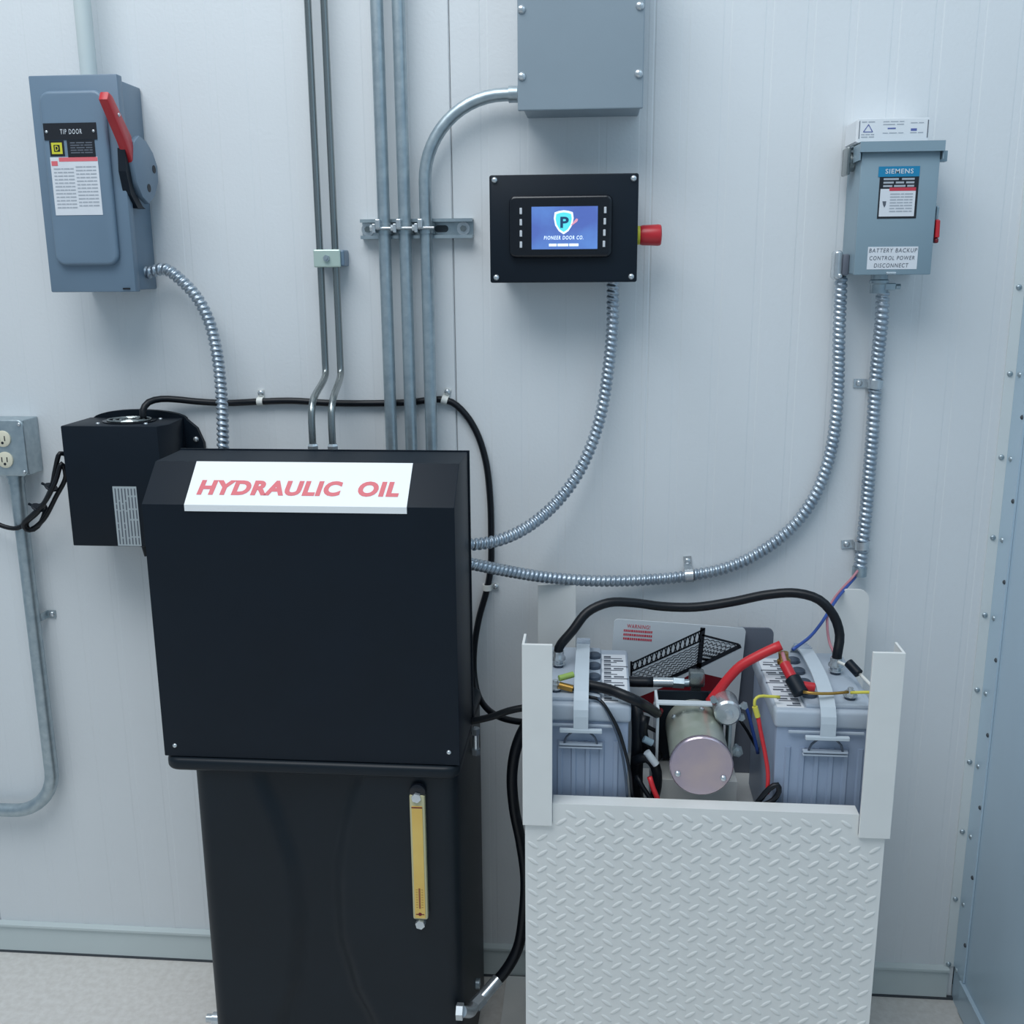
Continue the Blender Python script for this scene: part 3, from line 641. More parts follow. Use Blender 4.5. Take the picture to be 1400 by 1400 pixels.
# body with an hourglass relief on the front
def lerp(tab, z):
    for (z0, a), (z1, b) in zip(tab, tab[1:]):
        if z0 >= z >= z1: t = (z-z0)/(z1-z0); t = t*t*(3-2*t)*0.4+t*0.6; return a+(b-a)*t
    return tab[-1][1] if z < tab[-1][0] else tab[0][1]
lt = [(at(*p, YF).z, at(*p, YF).x) for p in ((345, 1060), (374, 1130), (394, 1190), (402, 1265), (396, 1340), (378, 1400))]+[(0.05, -0.64)]
rt_ = [(at(*p, YF).z, at(*p, YF).x) for p in ((497, 1060), (477, 1130), (468, 1200), (471, 1280), (490, 1350), (515, 1400))]+[(0.05, -0.33)]
bm = NB(); NX, NZ = 110, 60; grid = []
rc = 0.028
for j in range(NZ+1):
    z = 0.012+(ZT-0.012)*j/NZ; row = []
    xl, xr = lerp(lt, z), lerp(rt_, z)
    for i in range(NX+1):
        x = X0+(X1-X0)*i/NX; y = YF
        e = min(x-X0, X1-x)
        if e < rc: y += rc-math.sqrt(max(0, rc*rc-(rc-e)**2))
        d = min(x-xl, xr-x)
        s = min(1, max(0, (d+0.008)/0.034)); y += 0.016*s*s*(3-2*s)
        s2 = min(1, max(0, 1-abs(d)/0.005)); y -= 0.0 * s2
        row.append(bm.verts.new((x, y, z)))
    grid.append(row)
for j in range(NZ):
    for i in range(NX): bm.faces.new((grid[j][i], grid[j][i+1], grid[j+1][i+1], grid[j+1][i]))
bl = [bm.verts.new((X0, YB, 0.012+(ZT-0.012)*j/NZ)) for j in range(NZ+1)]; br = [bm.verts.new((X1, YB, 0.012+(ZT-0.012)*j/NZ)) for j in range(NZ+1)]
for j in range(NZ):
    bm.faces.new((bl[j], grid[j][0], grid[j+1][0], bl[j+1])); bm.faces.new((grid[j][NX], br[j], br[j+1], grid[j+1][NX])); bm.faces.new((br[j], bl[j], bl[j+1], br[j+1]))
bm.faces.new(grid[0]+[br[0], bl[0]]); bm.faces.new(grid[NZ]+[br[NZ], bl[NZ]])
body = obj('tank_body', bm, 'black_poly', T, smooth=0.7)
b = NB(); prism(b, rrect(X0+0.01, X1-0.01, YF+0.02, YB-0.01, 0.02), 0.0, 0.013, 'Z'); obj('foot', b, 'black_poly', T)
b = NB(); prism(b, rrect(-0.757, -0.233, -0.412, -0.052, 0.026, 6), 0.697, 0.7205, 'Z', bev=0.008, seg=4); obj('lid', b, 'black_poly', T, smooth=0.7)
# cover
b = NB()
prism(b, [(-0.404, 0.7225), (-0.404, 1.177), (-0.337, 1.2375), (-0.226, 1.2385), (-0.226, 0.7225)], -0.757, -0.232, 'X', bev=0.0018)
cov = obj('cover', b, 'black', T, smooth=0.4)
obj('cover_flange', box(NB(), -0.757, -0.229, -0.229, -0.2245, 0.7225, 1.2405), 'black', T)
for x, z in ((-0.7365, 0.742), (-0.2505, 0.746)): screw(cov, (x, -0.404, z), 0.0042, h=0.003)
# folded name sign: slope part and lip on the front face
sl0 = Vector((0, -0.404, 1.177)); sl1 = Vector((0, -0.337, 1.2375)); dv = (sl1-sl0).normalized(); nv = Vector((0, -dv.z, dv.y))
a_l, a_r = at(252, 692, -0.405).x, at(556, 692, -0.405).x
LS = (sl1-sl0).length
def slope_mx():  # maps (x, -h, t) with z=t measured up the slope
    return Matrix(((1, 0, 0, 0), (0, -nv.y, dv.y, sl0.y), (0, -nv.z, dv.z, sl0.z), (0, 0, 0, 1)))
SM = slope_mx()
b = NB()
th = 0.0016
p0, p1 = sl0+nv*th, sl0+dv*(LS-0.001)+nv*th
q0, q1 = sl0+nv*0.0002, sl0+dv*(LS-0.001)+nv*0.0002
poly = [(-0.4042, 1.1665), (-0.4042-th, 1.1665), (-0.4042-th, 1.177+0.0004), (p0.y, p0.z), (p1.y, p1.z), (q1.y, q1.z), (q0.y, q0.z)]
prism(b, poly, a_l, a_r, 'X')
sign = obj('name_sign', b, 'white', T); sign['label'] = 'white sign reading HYDRAULIC OIL in red letters'
text('lettering', 'HYDRAULIC  OIL', sign, 'print_pink', a_l+0.016, a_r-0.016, 0.019, 0.050, -th, 0.05, 0.12, mx=SM, spacing=1.10)
# sight gauge
G = obj('sight_gauge', prism(NB(), rrect(-0.3205, -0.2935, 0.424, 0.668, 0.004), YF-0.0005, YF-0.014, 'Y', bev=0.003), 'gauge_frame', T, smooth=0.7)
obj('gauge_fluid', prism(NB(), rrect(-0.3165, -0.2975, 0.428, 0.648, 0.002), YF-0.014, YF-0.0155, 'Y', bev=0.0005), 'gauge', G)
obj('level_line', box(NB(), -0.3165, -0.2975, YF-0.0160, YF-0.0155, 0.6445, 0.6465), 'red_dark', G)
obj('thermometer', box(NB(), -0.3085, -0.3055, YF-0.0160, YF-0.0155, 0.448, 0.488), mat('thermometer_red', srgb(150, 90, 52), 0.4), G)
b = NB()
for k in range(8): box(b, -0.3135, -0.310, YF-0.0159, YF-0.0155, 0.450+k*0.005, 0.4506+k*0.005); box(b, -0.304, -0.3005, YF-0.0159, YF-0.0155, 0.450+k*0.005, 0.4506+k*0.005)
tag(obj('thermometer_scale', b, 'brass', G), kind='stuff')
b = NB(); prism(b, circ(-0.307, 0.4365, 0.0035, 6), YF-0.0155, YF-0.0160, 'Y'); box(b, -0.3145, -0.2995, YF-0.0159, YF-0.0155, 0.4352, 0.4368); obj('gauge_mark', b, 'red_dark', G)
b = NB(); prism(b, circ(-0.306, 0.673, 0.0145, 20), YF-0.0005, YF-0.012, 'Y', bev=0.003); obj('gauge_cap', b, 'black_gloss', G, smooth=0.7)
for z in (0.664, 0.4155):
    b = NB(); hexbolt(b, (-0.3075, YF-0.0005, z), 0.0088, 0.0175); obj('gauge_bolt', b, 'zinc', G)
# small fittings on tank
for (x, y, z) in ((-0.224, -0.30, 0.755), (-0.224, -0.30, 0.725)):
    pass
b = NB(); p = at(641, 998, -0.21); q = at(640.5, 1028, -0.21)
tube(b, [Vector((-0.2285, p.y, p.z)), Vector((-0.2285, p.y, q.z))], 0.006, 10, smooth=False); lathe(b, [(0.009, 0), (0.009, 0.012)], (-0.2285, p.y, p.z-0.008), (0, 0, 1), 6); lathe(b, [(0.009, 0), (0.009, 0.012)], (-0.2285, p.y, q.z-0.004), (0, 0, 1), 6)
obj('drain_fitting', b, 'zinc', T, smooth=0.6)
b = NB(); c = at(287, 1392, -0.36); lathe(b, [(0.012, 0), (0.012, 0.018), (0.008, 0.018), (0.008, 0.03)], (X0+0.002, c.y, c.z), (-1, 0, 0), 12); obj('drain_plug', b, 'zinc', T, smooth=0.7)

# suction hose with steel elbow at the tank foot
T = thing('suction_hose', (-0.19, -0.3, 0.1), 'thick black hydraulic hose rising from the tank foot behind the tread plate', 'hose')
hp = path((672, 1349, -.30), (692, 1326, -.29), (708, 1296, -.28), (716, 1250, -.27), (718.5, 1200, -.26), (712, 1150, -.25), (703, 1105, -.25), (700, 1060, -.25), (705, 1025, -.25), (713, 1003, -.245), (721, 988, -.24), (726, 974, -.24))
obj('hose_body', tube(NB(), hp, 0.0105, 14), 'rubber', T, smooth=9)
b = NB(); sweep(b, [at(681, 1339, -.297), at(659, 1364, -.325)], 0.0122, 14); obj('crimp_ferrule', b, 'zinc', T, smooth=0.8)
e0, e1, e2 = at(659, 1364, -.325), at(648, 1376, -.345), onX(631, 1383, X1+0.001)
b = NB(); sweep(b, [e0, e1], 0.0135, 6); obj('hex_nut', b, 'zinc', T)
b = NB(); sweep(b, smoothpath([e1, e1.lerp(e2, 0.5)+Vector((0.004, 0, -0.006)), e2], 0.004), 0.0105, 12); obj('elbow', b, 'zinc', T, smooth=0.8)
b = NB(); lathe(b, [(0.015, 0), (0.015, 0.012), (0.010, 0.013)], (X1-0.008, e2.y, e2.z), (1, 0, 0), 6); obj('port_nut', b, 'zinc', T)
b = NB(); c = at(652, 1345, -.2); lathe(b, [(0.011, 0), (0.011, 0.008), (0.006, 0.008), (0, 0.010)], (X1+0.0005, c.y, c.z), (1, 0, 0), 16)
tag(obj('pipe_plug', b, 'galv', None, smooth=0.7), 'round steel plug in the tank side just above the hose elbow', 'plug')
cable('pressure_hose', path((632, 989, -.235), (650, 985, -.235), (672, 980, -.235), (695, 972, -.235), (714, 968, -.235), (727, 967, -.235)), 0.0068, 'rubber', 'short black hose leading from behind the tank cover into the battery frame', 'hose')

# ------------------------------------------------------------------ battery frame
FX0, FX1, FY = -0.119, 0.4815, -0.430
T = thing('battery_stand', (0.18, -0.24, 0.0), 'white welded steel battery frame faced with diamond tread plate', 'stand')
tpz = 0.671
b = NB(); prism(b, [(FX0+0.001, 0.0), (FX1-0.001, 0.0), (FX1-0.001, 0.634), (0.4360, 0.634), (0.4360, tpz), (-0.0710, tpz), (-0.0710, 0.634), (FX0+0.001, 0.634)], FY, FY+0.005, 'Y')
plate = obj('tread_plate', b, 'frame_white', T)
b = NB(); box(b, -0.0710, 0.4360, FY+0.0051, FY+0.030, tpz-0.004, tpz); obj('plate_top_edge', b, 'frame_white', plate)
# raised lugs
b = NB(); PX_, PZ_ = 0.0326, 0.0153
def lug(bm, cx, cz, ang):
    L, w, h = 0.0120, 0.0038, 0.0014
    ca, sa = math.cos(ang), math.sin(ang)
    rings = []
    for f, y in ((1.0, FY+0.0001), (0.72, FY-h*0.75), (0.38, FY-h)):
        rg = []
        for k in range(10):
            t = 2*math.pi*k/10; ux, uz = L*math.cos(t)*(0.35+0.65*f), w*math.sin(t)*f
            rg.append(bm.verts.new((cx+ux*ca-uz*sa, y, cz+ux*sa+uz*ca)))
        rings.append(rg)
    for a, c in zip(rings, rings[1:]):
        for k in range(10): bm.faces.new((a[k], a[(k+1) % 10], c[(k+1) % 10], c[k]))
    bm.faces.new(rings[-1])
for j in range(44):
    for i in range(19):
        cx_, cz_ = FX0+0.014+(i+(0.5 if j % 2 else 0))*PX_, 0.010+j*PZ_
        if cx_ > FX1-0.012: continue
        if cz_ > 0.618 and not (-0.058 < cx_ < 0.424): continue
        if cz_ > tpz-0.012: continue
        lug(b, cx_, cz_, math.radians(35 if j % 2 else -35))
tag(obj('tread_lugs', b, 'frame_white', plate, smooth=0.9), kind='stuff')
# front angle posts
def post(xa, xb, outer):
    b = NB(); box(b, xa, xb, FY-0.0065, FY-0.0005, 0.632, 0.958, 0.0008); o = obj('front_post', b, 'frame_white', T)
    xo = (xa, xa+0.004) if outer < 0 else (xb-0.004, xb)
    b = NB(); prism(b, [(FY-0.0006, 0.632), (FY-0.0006, 0.9575), (FY+0.045, 0.9575), (FY+0.045, 0.632)], xo[0], xo[1], 'X'); obj('post_flange', b, 'frame_white', o)
post(-0.1215, -0.0715, -1); post(0.4365, 0.4870, 1)
# rear posts, side flanges, shelf
b = NB(); box(b, -0.118, -0.042, -0.066, -0.060, 0.0, 0.944, 0.0008); obj('rear_post', b, 'frame_white', T)
b = NB(); prism(b, [(0.462, 0.0), (0.524, 0.0)]+[(0.504+0.02*math.cos(math.pi/2*k/6), 0.926+0.02*math.sin(math.pi/2*k/6)) for k in range(7)]+[(0.482+0.02*math.cos(math.pi/2+math.pi/2*k/6), 0.926+0.02*math.sin(math.pi/2+math.pi/2*k/6)) for k in range(7)], -0.060, -0.066, 'Y'); obj('rear_post', b, 'frame_white', T)
b = NB(); box(b, -0.117, 0.479, FY+0.006, -0.067, 0.548, 0.556); obj('shelf', b, 'frame_white', T)
b = NB(); box(b, -0.117, -0.113, FY+0.006, -0.067, 0.0, 0.06); obj('side_rail', b, 'frame_white', T)
b = NB(); box(b, 0.476, 0.480, FY+0.006, -0.067, 0.0, 0.06); obj('side_rail', b, 'frame_white', T)
ft = obj('foot_plate', box(NB(), -0.192, -0.1175, FY+0.02, -0.012, 0.0, 0.008, 0.001), 'frame_white', T)
for y in (-0.10, -0.22, -0.33):
    b = NB(); hexbolt(b, (-0.135, y, 0.008), 0.008, 0.006, (0, 0, 1)); obj('anchor_bolt', b, 'galv', ft)

# ------------------------------------------------------------------ batteries
BX, BYF, BYB, BZ = -0.025, -0.384, -0.118, 0.557
def battery(label, cx, mir=1):
    T = thing('battery', (cx, (BYF+BYB)/2, BZ), label, 'battery', 'pair of grey lead-acid batteries')
    w = 0.085; x0, x1 = cx-w, cx+w
    b = NB(); box(b, x0+0.004, x1-0.004, BYF+0.004, BYB-0.004, BZ, 0.806, 0.004); case = obj('case', b, 'battery', T, smooth=0.6)
    for s, y in ((-1, BYF+0.004), (1, BYB-0.004)):
        for k in range(6):
            xr = cx-0.060+k*0.024
            b = NB(); prism(b, [(xr-0.006, y+0.001*-s), (xr-0.003, y+s*0.0028), (xr+0.003, y+s*0.0028), (xr+0.006, y+0.001*-s)], BZ+0.005, 0.765, 'Z'); obj('rib', b, 'battery', case)
    b = NB(); box(b, x0, x1, BYF, BYB, 0.800, 0.832, 0.006, 3); lid = obj('lid', b, 'battery_lid', T, smooth=0.6)
    b = NB(); box(b, cx+min(-0.071*mir, 0.033*mir), cx+max(-0.071*mir, 0.033*mir), BYF+0.012, BYB-0.012, 0.8305, 0.840, 0.004); obj('lid_step', b, 'battery_lid', lid, smooth=0.6)
    for s, y in ((-1, BYF), (1, BYB)):
        yy = y+s*0.004
        b = NB(); box(b, cx-0.062, cx+0.062, min(y, yy), max(y, yy), 0.793, 0.7975, 0.001); obj('end_ledge', b, 'battery_lid', case)
        b = NB(); box(b, cx-0.036, cx+0.036, y+s*0.013-0.004, y+s*0.013+0.004, 0.787, 0.794, 0.0015); hk = obj('handle_bar', b, 'strap_plastic', T)
        b = NB(); yz = y+s*0.004
        box(b, cx-0.037, cx+0.037, yz-0.005, yz+0.005, 0.760, 0.764, 0.0012); box(b, cx-0.037, cx+0.037, yz-0.004, yz+0.004, 0.7545, 0.7575, 0.001)
        obj('handle_hook', b, 'battery_lid', T)
        for sx in (-1, 1):
            obj('handle_cord', tube(NB(), [Vector((cx+sx*0.012, y+s*0.011, 0.789)), Vector((cx+sx*0.024, y+s*0.009, 0.777)), Vector((cx+sx*0.028, y+s*0.006, 0.763))], 0.002, 6), 'battery_cap', T)
    # strap over the top
    prof = [(BYF-0.016, 0.790), (BYF-0.013, 0.828), (BYF+0.010, 0.852), (BYF+0.06, 0.866), (BYF+0.13, 0.870), (BYB-0.06, 0.866), (BYB-0.010, 0.852), (BYB+0.013, 0.828), (BYB+0.016, 0.790)]
    P = smoothpath([Vector((0, y, z)) for y, z in prof], 0.012)
    poly = [(p.y, p.z) for p in P]
    inner = []
    for i, p in enumerate(P):
        t = (P[min(i+1, len(P)-1)]-P[max(i-1, 0)]).normalized(); inner.append((p.y+t.z*0.0035, p.z-t.y*0.0035))
    b = NB()
    L = [[b.verts.new((cx-0.0125, y, z)), b.verts.new((cx+0.0125, y, z))] for y, z in poly]; K = [[b.verts.new((cx-0.0125, y, z)), b.verts.new((cx+0.0125, y, z))] for y, z in inner]
    for i in range(len(P)-1):
        b.faces.new((L[i][0], L[i][1], L[i+1][1], L[i+1][0])); b.faces.new((K[i][0], K[i+1][0], K[i+1][1], K[i][1]))
        b.faces.new((L[i][0], L[i+1][0], K[i+1][0], K[i][0])); b.faces.new((L[i][1], K[i][1], K[i+1][1], L[i+1][1]))
    stp = obj('carrying_strap', b, 'strap_plastic', T)
    b = NB()
    for k in range(4):
        for yy in (BYB-0.022-k*0.014,):
            z = 0.858+0.0025*k; box(b, cx-0.0127, cx+0.0127, yy-0.0012, yy+0.0012, z-0.004, z+0.0035)
    obj('strap_ridge', b, 'battery_lid', stp)
    # vent caps beside the strap
    for k in range(4):
        b = NB(); lathe(b, [(0.0125, 0), (0.0125, 0.006), (0.010, 0.008), (0, 0.008)], (cx+0.021*mir, BYF+0.045+k*0.052, 0.8398), (0, 0, 1), 14); obj('vent_cap', b, 'battery_cap', T, smooth=0.7)
    def mbox(bm, u0, u1, *r): box(bm, cx+min(u0*mir, u1*mir), cx+max(u0*mir, u1*mir), *r)
    b = NB(); mbox(b, 0.035, 0.080, BYF+0.012, BYB-0.030, 0.8318, 0.8326); lb = obj('top_label', b, 'paper', T)
    b = NB()
    for k in range(11):
        y = BYF+0.018+k*0.0195
        mbox(b, 0.039, 0.039+0.024+0.010*(k % 3), y, y+0.0035, 0.8326, 0.8330); mbox(b, 0.039, 0.052, y+0.006, y+0.014, 0.8326, 0.8330)
        if k % 2: mbox(b, 0.057, 0.075, y+0.007, y+0.013, 0.8326, 0.8330)
    tag(obj('label_print', b, 'print_dark', T), kind='stuff')
    for y in (BYF+0.038, BYF+0.150):
        b = NB(); lathe(b, [(0.014, 0), (0.013, 0.006), (0.009, 0.008), (0.009, 0.014)], (cx-0.045*mir, y, 0.8318), (0, 0, 1), 14); t_ = obj('terminal', b, 'battery_cap', T, smooth=0.7)
        b = NB(); hexbolt(b, (cx-0.045*mir, y, 0.8458), 0.0095, 0.008, (0, 0, 1)); lathe(b, [(0.012, 0), (0.012, 0.002)], (cx-0.045*mir, y, 0.8455), (0, 0, 1), 16); lathe(b, [(0.005, 0.007), (0.005, 0.014), (0, 0.014)], (cx-0.045*mir, y, 0.8458), (0, 0, 1), 8); obj('terminal_nut', b, 'zinc', t_)
    return T
batL = battery('grey lead-acid battery on the left side of the frame', BX)
cxR = 0.384
batR = battery('grey lead-acid battery on the right side of the frame, red lead on top', cxR, -1)
YM = BYF+BYB
tL = [(BX-0.045, BYF+0.150), (BX-0.045, BYF+0.038)]
tR = [(cxR+0.045, BYF+0.150), (cxR+0.045, BYF+0.038)]

# ------------------------------------------------------------------ rear plates
SY = -0.085
tilt = Matrix.Translation((0.034, 0, 0.883)) @ Matrix.Rotation(math.radians(3.1), 4, 'Y') @ Matrix.Translation((-0.034, 0, -0.883))
T = thing('warning_sign', (0.16, SY, 0.60), 'white WARNING sign plate with black mesh drawing behind the motor', 'sign')
b = NB(); prism(b, rrect(0.034, 0.290, 0.60, 0.883, 0.008), SY, SY+0.003, 'Y'); bmesh.ops.transform(b, matrix=tilt, verts=b.verts[:]); sp = obj('sign_plate', b, 'sign_white', T)
sf = SY-0.0001
text('lettering', 'WARNING!', sp, 'print_red', 0.060, 0.105, 0.8665, 0.8745, sf, 0.008, 0, mx=tilt, spacing=1.12)
words('fine_print', sp, 'print_red', 0.054, 0.110, [(0.8585, 0.0046, [1, 1, 1, 1, 1.6, 1, 1, 1, 1, 1, 1, 1.6, 1, 1, 1]), (0.8502, 0.0046, [1, 1, 1, 1.4, 1, 1.6, 1, 1, 1, 1, 1.5, 1, 1, 1]), (0.8419, 0.0046, [1, 1, 1.6, 1, 1, 1, 1, 1.5, 1, 1, 1, 1, 1, 1])], sf, gap=0.35, mx=tilt)
# printed ramp drawing (expanded mesh), flat print
U = lambda x, y: tilt.inverted() @ at(x, y, SY)
def band(bm, a, b_, w, n=0):
    a = U(*a); b_ = U(*b_); d = (b_-a).normalized(); s = Vector((d.z, 0, -d.x))
    vs = [a+s*w, b_+s*w, b_-s*w, a-s*w]
    bm.faces.new([bm.verts.new(tilt @ Vector((v.x, sf-0.0004, v.z))) for v in vs])
b = NB()
for y in range(2): pass
band(b, (863, 907), (963, 860), 0.0016); band(b, (863, 918), (958, 876), 0.0016); band(b, (863, 904), (863, 924), 0.0020)
for k in range(15):
    t0, t1 = k/15, (k+0.6)/15
    p = lambda t, o: (863+98*t, 907-46*t+o)
    band(b, p(t0, 0), (863+97*t1, 919-43*t1), 0.0011); band(b, (863+97*t0, 919-43*t0), p(t1, 0), 0.0011)
band(b, (961, 858), (955, 916), 0.0048)
band(b, (960, 868), (1010, 881), 0.0020); band(b, (1010, 881), (1012, 886), 0.0028); band(b, (1010, 884), (955, 911), 0.0042); band(b, (957, 908), (905, 932), 0.0038)
def frac(t, u):   # lattice inside the mesh deck
    ax, ay = 863+(958-863)*t, 922-(922-880)*t
    bx_, by_ = 900+(955-900)*t, 934-(934-908)*t
    return (ax+(bx_-ax)*u, ay+(by_-ay)*u)
NR = 7
for k in range(NR+1):
    prev = None
    for j in range(24):
        t = j/23; u = (k+(0.35 if j % 2 else -0.35))/NR
        q = frac(t, min(1, max(0, u)))
        if prev: band(b, prev, q, 0.0007)
        prev = q
def frac2(t, u):
    ax, ay = 960, 872+t*34
    bx_, by_ = 1008-t*48, 882+t*24
    return (ax+(bx_-ax)*u, ay+(by_-ay)*u)
for k in range(6):
    prev = None
    for j in range(14):
        q = frac2(min(0.98, max(0, (k+(0.35 if j % 2 else -0.35))/6)), j/13)
        if prev: band(b, prev, q, 0.0007)
        prev = q
tag(obj('mesh_drawing', b, 'mesh_black', sp), kind='stuff')
b = NB()
vs = [U(950, 918), (U(1000, 930)), U(985, 950), U(860, 972), U(868, 955), U(930, 930)]
b.faces.new([b.verts.new(tilt @ Vector((v.x, sf-0.0002, v.z))) for v in vs]); obj('red_panel_drawing', b, 'red_dark', sp)
b = NB(); prism(b, [(0.20, 0.556)]+[(0.345, 0.556)]+[(0.333+0.012*math.cos(math.pi/2*k/5), 0.854+0.012*math.sin(math.pi/2*k/5)) for k in range(6)]+[(0.20, 0.866)], -0.068, -0.0735, 'Y')
tag(obj('back_plate', b, 'grey_plate'), 'dark grey plate with a rounded corner standing behind the warning sign', 'plate')

# ------------------------------------------------------------------ motor pump
MX, MZ = 0.179, 0.733
T = thing('pump_motor', (MX, -0.28, 0.556), 'cylindrical yellow-zinc hydraulic pump motor between the two batteries', 'motor')
b = NB(); lathe(b, [(0.0505, 0), (0.0505, 0.150), (0.047, 0.154)], (MX, -0.236, MZ), (0, -1, 0), 40); obj('motor_can', b, 'chromate', T, smooth=0.7)
b = NB(); lathe(b, [(0.0525, 0), (0.0535, 0.002), (0.0535, 0.010), (0.0515, 0.012), (0, 0.0125)], (MX, -0.388, MZ), (0, -1, 0), 40); cap = obj('end_cap', b, 'chromate2', T, smooth=0.5)
for a in (200, -28): screw(cap, (MX+0.042*math.cos(math.radians(a)), -0.4003, MZ+0.042*math.sin(math.radians(a))), 0.0055, h=0.005)
for a in (140, 78): screw(T, (MX+0.0505*math.cos(math.radians(a)), -0.275, MZ+0.0505*math.sin(math.radians(a))), 0.005, (math.cos(math.radians(a)), 0, math.sin(math.radians(a))))
b = NB(); box(b, 0.112, 0.235, -0.235, -0.165, 0.660, 0.772, 0.004); obj('pump_block', b, 'black', T)
b = NB(); box(b, 0.1065, 0.1115, -0.318, -0.236, 0.655, 0.800, 0.0008); box(b, 0.108, 0.205, -0.300, -0.284, 0.798, 0.802, 0.0008); br_ = obj('mounting_bracket', b, 'sign_white', T); b = NB(); box(b, 0.1117, 0.205, -0.2355, -0.232, 0.690, 0.798); obj('motor_flange', b, 'black', T)
b = NB(); box(b, 0.105, 0.255, -0.300, -0.165, 0.557, 0.655, 0.001); obj('bracket_foot', b, 'frame_white', T)
for z in (0.786, 0.700): screw(br_, (0.108, -0.270, z), 0.007, (-1, 0, 0))
# solenoid on upper right of the motor
b = NB(); lathe(b, [(0.0225, 0), (0.0235, 0.003), (0.0235, 0.050), (0.020, 0.054), (0.009, 0.055), (0.009, 0.060), (0, 0.062)], (0.232, -0.250, 0.787), (0, -1, 0), 24); sol = obj('solenoid', b, 'zinc', T, smooth=0.6)
for dx, dz in ((0.030, 0.010), (-0.024, 0.020), (0.026, -0.012)):
    b = NB(); tube(b, [Vector((0.232+dx*0.6, -0.285, 0.787+dz*0.6)), Vector((0.232+dx, -0.29, 0.787+dz))], 0.0035, 8, smooth=False); hexbolt(b, (0.232+dx, -0.285, 0.787+dz), 0.0065, 0.008); obj('terminal_stud', b, 'galv', sol)
b = NB(); box(b, 0.237, 0.243, -0.285, -0.245, 0.700, 0.765, 0.001); obj('solenoid_bracket', b, 'galv', T)
b = NB(); hexbolt(b, (0.253, -0.29, 0.712), 0.010, 0.010); lathe(b, [(0.005, 0), (0.005, 0.03)], (0.253, -0.275, 0.712), (0, -1, 0), 10); obj('valve_stud', b, 'galv', T)
b = NB(); box(b, MX-0.008, MX+0.020, -0.222, -0.196, 0.800, 0.829, 0.004); box(b, MX-0.004, MX+0.014, -0.219, -0.199, 0.771, 0.802); obj('port_elbow', b, 'tube', T, smooth=0.7)
# pressure hose crimped to the elbow
zz = 0.818
T = thing('crimped_hose', (0.11, -0.21, 0.81), 'black hose with a silver crimp fitting above the pump motor', 'hose')
e = at(949, 934, -.209); s0 = at(865, 932, -.209); s1 = at(893, 932.5, -.209); s2 = at(920, 933, -.209); s3 = at(935, 934, -.209)
obj('hose_body', sweep(NB(), smoothpath([at(835, 925, -.205), at(850, 930, -.209), s0, s1], 0.01), 0.0098, 14), 'rubber', T, smooth=9)
obj('crimp_ferrule', sweep(NB(), [s1, s2], 0.0092, 14), 'zinc', T, smooth=0.8)
obj('swivel_nut', sweep(NB(), [s2, s3], 0.0108, 6), 'galv', T)
obj('fitting_stem', sweep(NB(), [s3, Vector((MX-0.007, e.y, e.z))], 0.0075, 10), 'galv', T, smooth=0.8)

# ------------------------------------------------------------------ cables inside the frame
zt = 0.856
def V3(x, y, z): return Vector((x, y, z))
jp = [V3(tL[0][0], tL[0][1], zt-0.004), V3(tL[0][0]+0.001, tL[0][1], zt+0.02)]+path((783, 862, -.225), (803, 837, -.21), (832, 824, -.20), (865, 824, -.19), (905, 829, -.18), (950, 830, -.18), (1000, 823, -.18), (1050, 813, -.18), (1090, 811, -.19), (1120, 820, -.20), (1140, 842, -.21), (1148, 868, -.22))+[V3(tR[0][0]+0.001, tR[0][1], zt+0.02), V3(tR[0][0], tR[0][1], zt-0.004)]
JC = cable('jumper_cable', jp, 0.0088, 'rubber', 'thick black jumper cable arching between the two batteries', n=12)
for i, (x, y) in enumerate((tL[0], tR[0])):
    b = NB(); lathe(b, [(0.0135, 0), (0.0135, 0.004), (0.0105, 0.008), (0.0105, 0.016)], (x, y, 0.8545), (0, 0, 1), 14)
    obj('cable_lug', b, 'zinc', JC, smooth=0.7)
cable('ground_cable', [onZ(802, 936, .851), onZ(812, 938, .851), onZ(830, 942, .851), onZ(852, 950, .849), onZ(870, 958, .840), at(884, 966, -.345), at(898, 975, -.312)], 0.0092, 'rubber', 'thick black cable from left battery strap to the pump bracket', n=12)
b = NB(); bar3(b, at(872, 964, -.255), at(905, 975, -.25), 0.012, 0.016, (0, 1, 0), 0.003)
tag(obj('cable_boot', b, 'red_dark'), 'dark red rubber boot under the black cable beside the pump bracket', 'boot')
SC = cable('starter_cable', path((970, 960, -.25), (982, 945, -.25), (997, 926, -.25), (1013, 910, -.25), (1032, 899, -.25), (1050, 890, -.25), (1068, 882, -.25)), 0.0088, 'red_wire', 'thick red cable from the solenoid up to the right battery', n=12)
b = NB(); c = at(1071, 892, -.25); lathe(b, [(0.009, 0), (0.009, 0.012), (0.012, 0.014), (0.012, 0.02)], c, (0.1, 0, -1), 12)
obj('cable_lug', b, 'brass', SC, smooth=0.7)
# inline red and black connectors on the right battery
def seg(name, a, b_, r, m, label, cat, n=12):
    return tag(obj(name, sweep(NB(), [a, b_], r, n), m, None, smooth=0.8), label, cat)
T = thing('inline_fuse', at(1088, 930, -.335), 'red and black inline fuse holder lying on the right battery', 'fuse')
obj('red_cap', sweep(NB(), [at(1073, 908, -.31), at(1083, 927, -.335)], 0.0095, 12), 'red', T, smooth=0.8)
obj('fuse_body', sweep(NB(), [at(1083, 927, -.335), at(1095, 948, -.355)], 0.0135, 12), 'black', T, smooth=0.8)
obj('red_tail', sweep(NB(), [at(1098, 938, -.345), at(1113, 940, -.345)], 0.0085, 12), 'red', T, smooth=0.8)
cable('sense_wire', path((1070, 893, -.26), (1072, 900, -.29), (1075, 910, -.31)), 0.0035, 'pink_wire', 'short pink wire between red cable lug and inline fuse', 'wire')
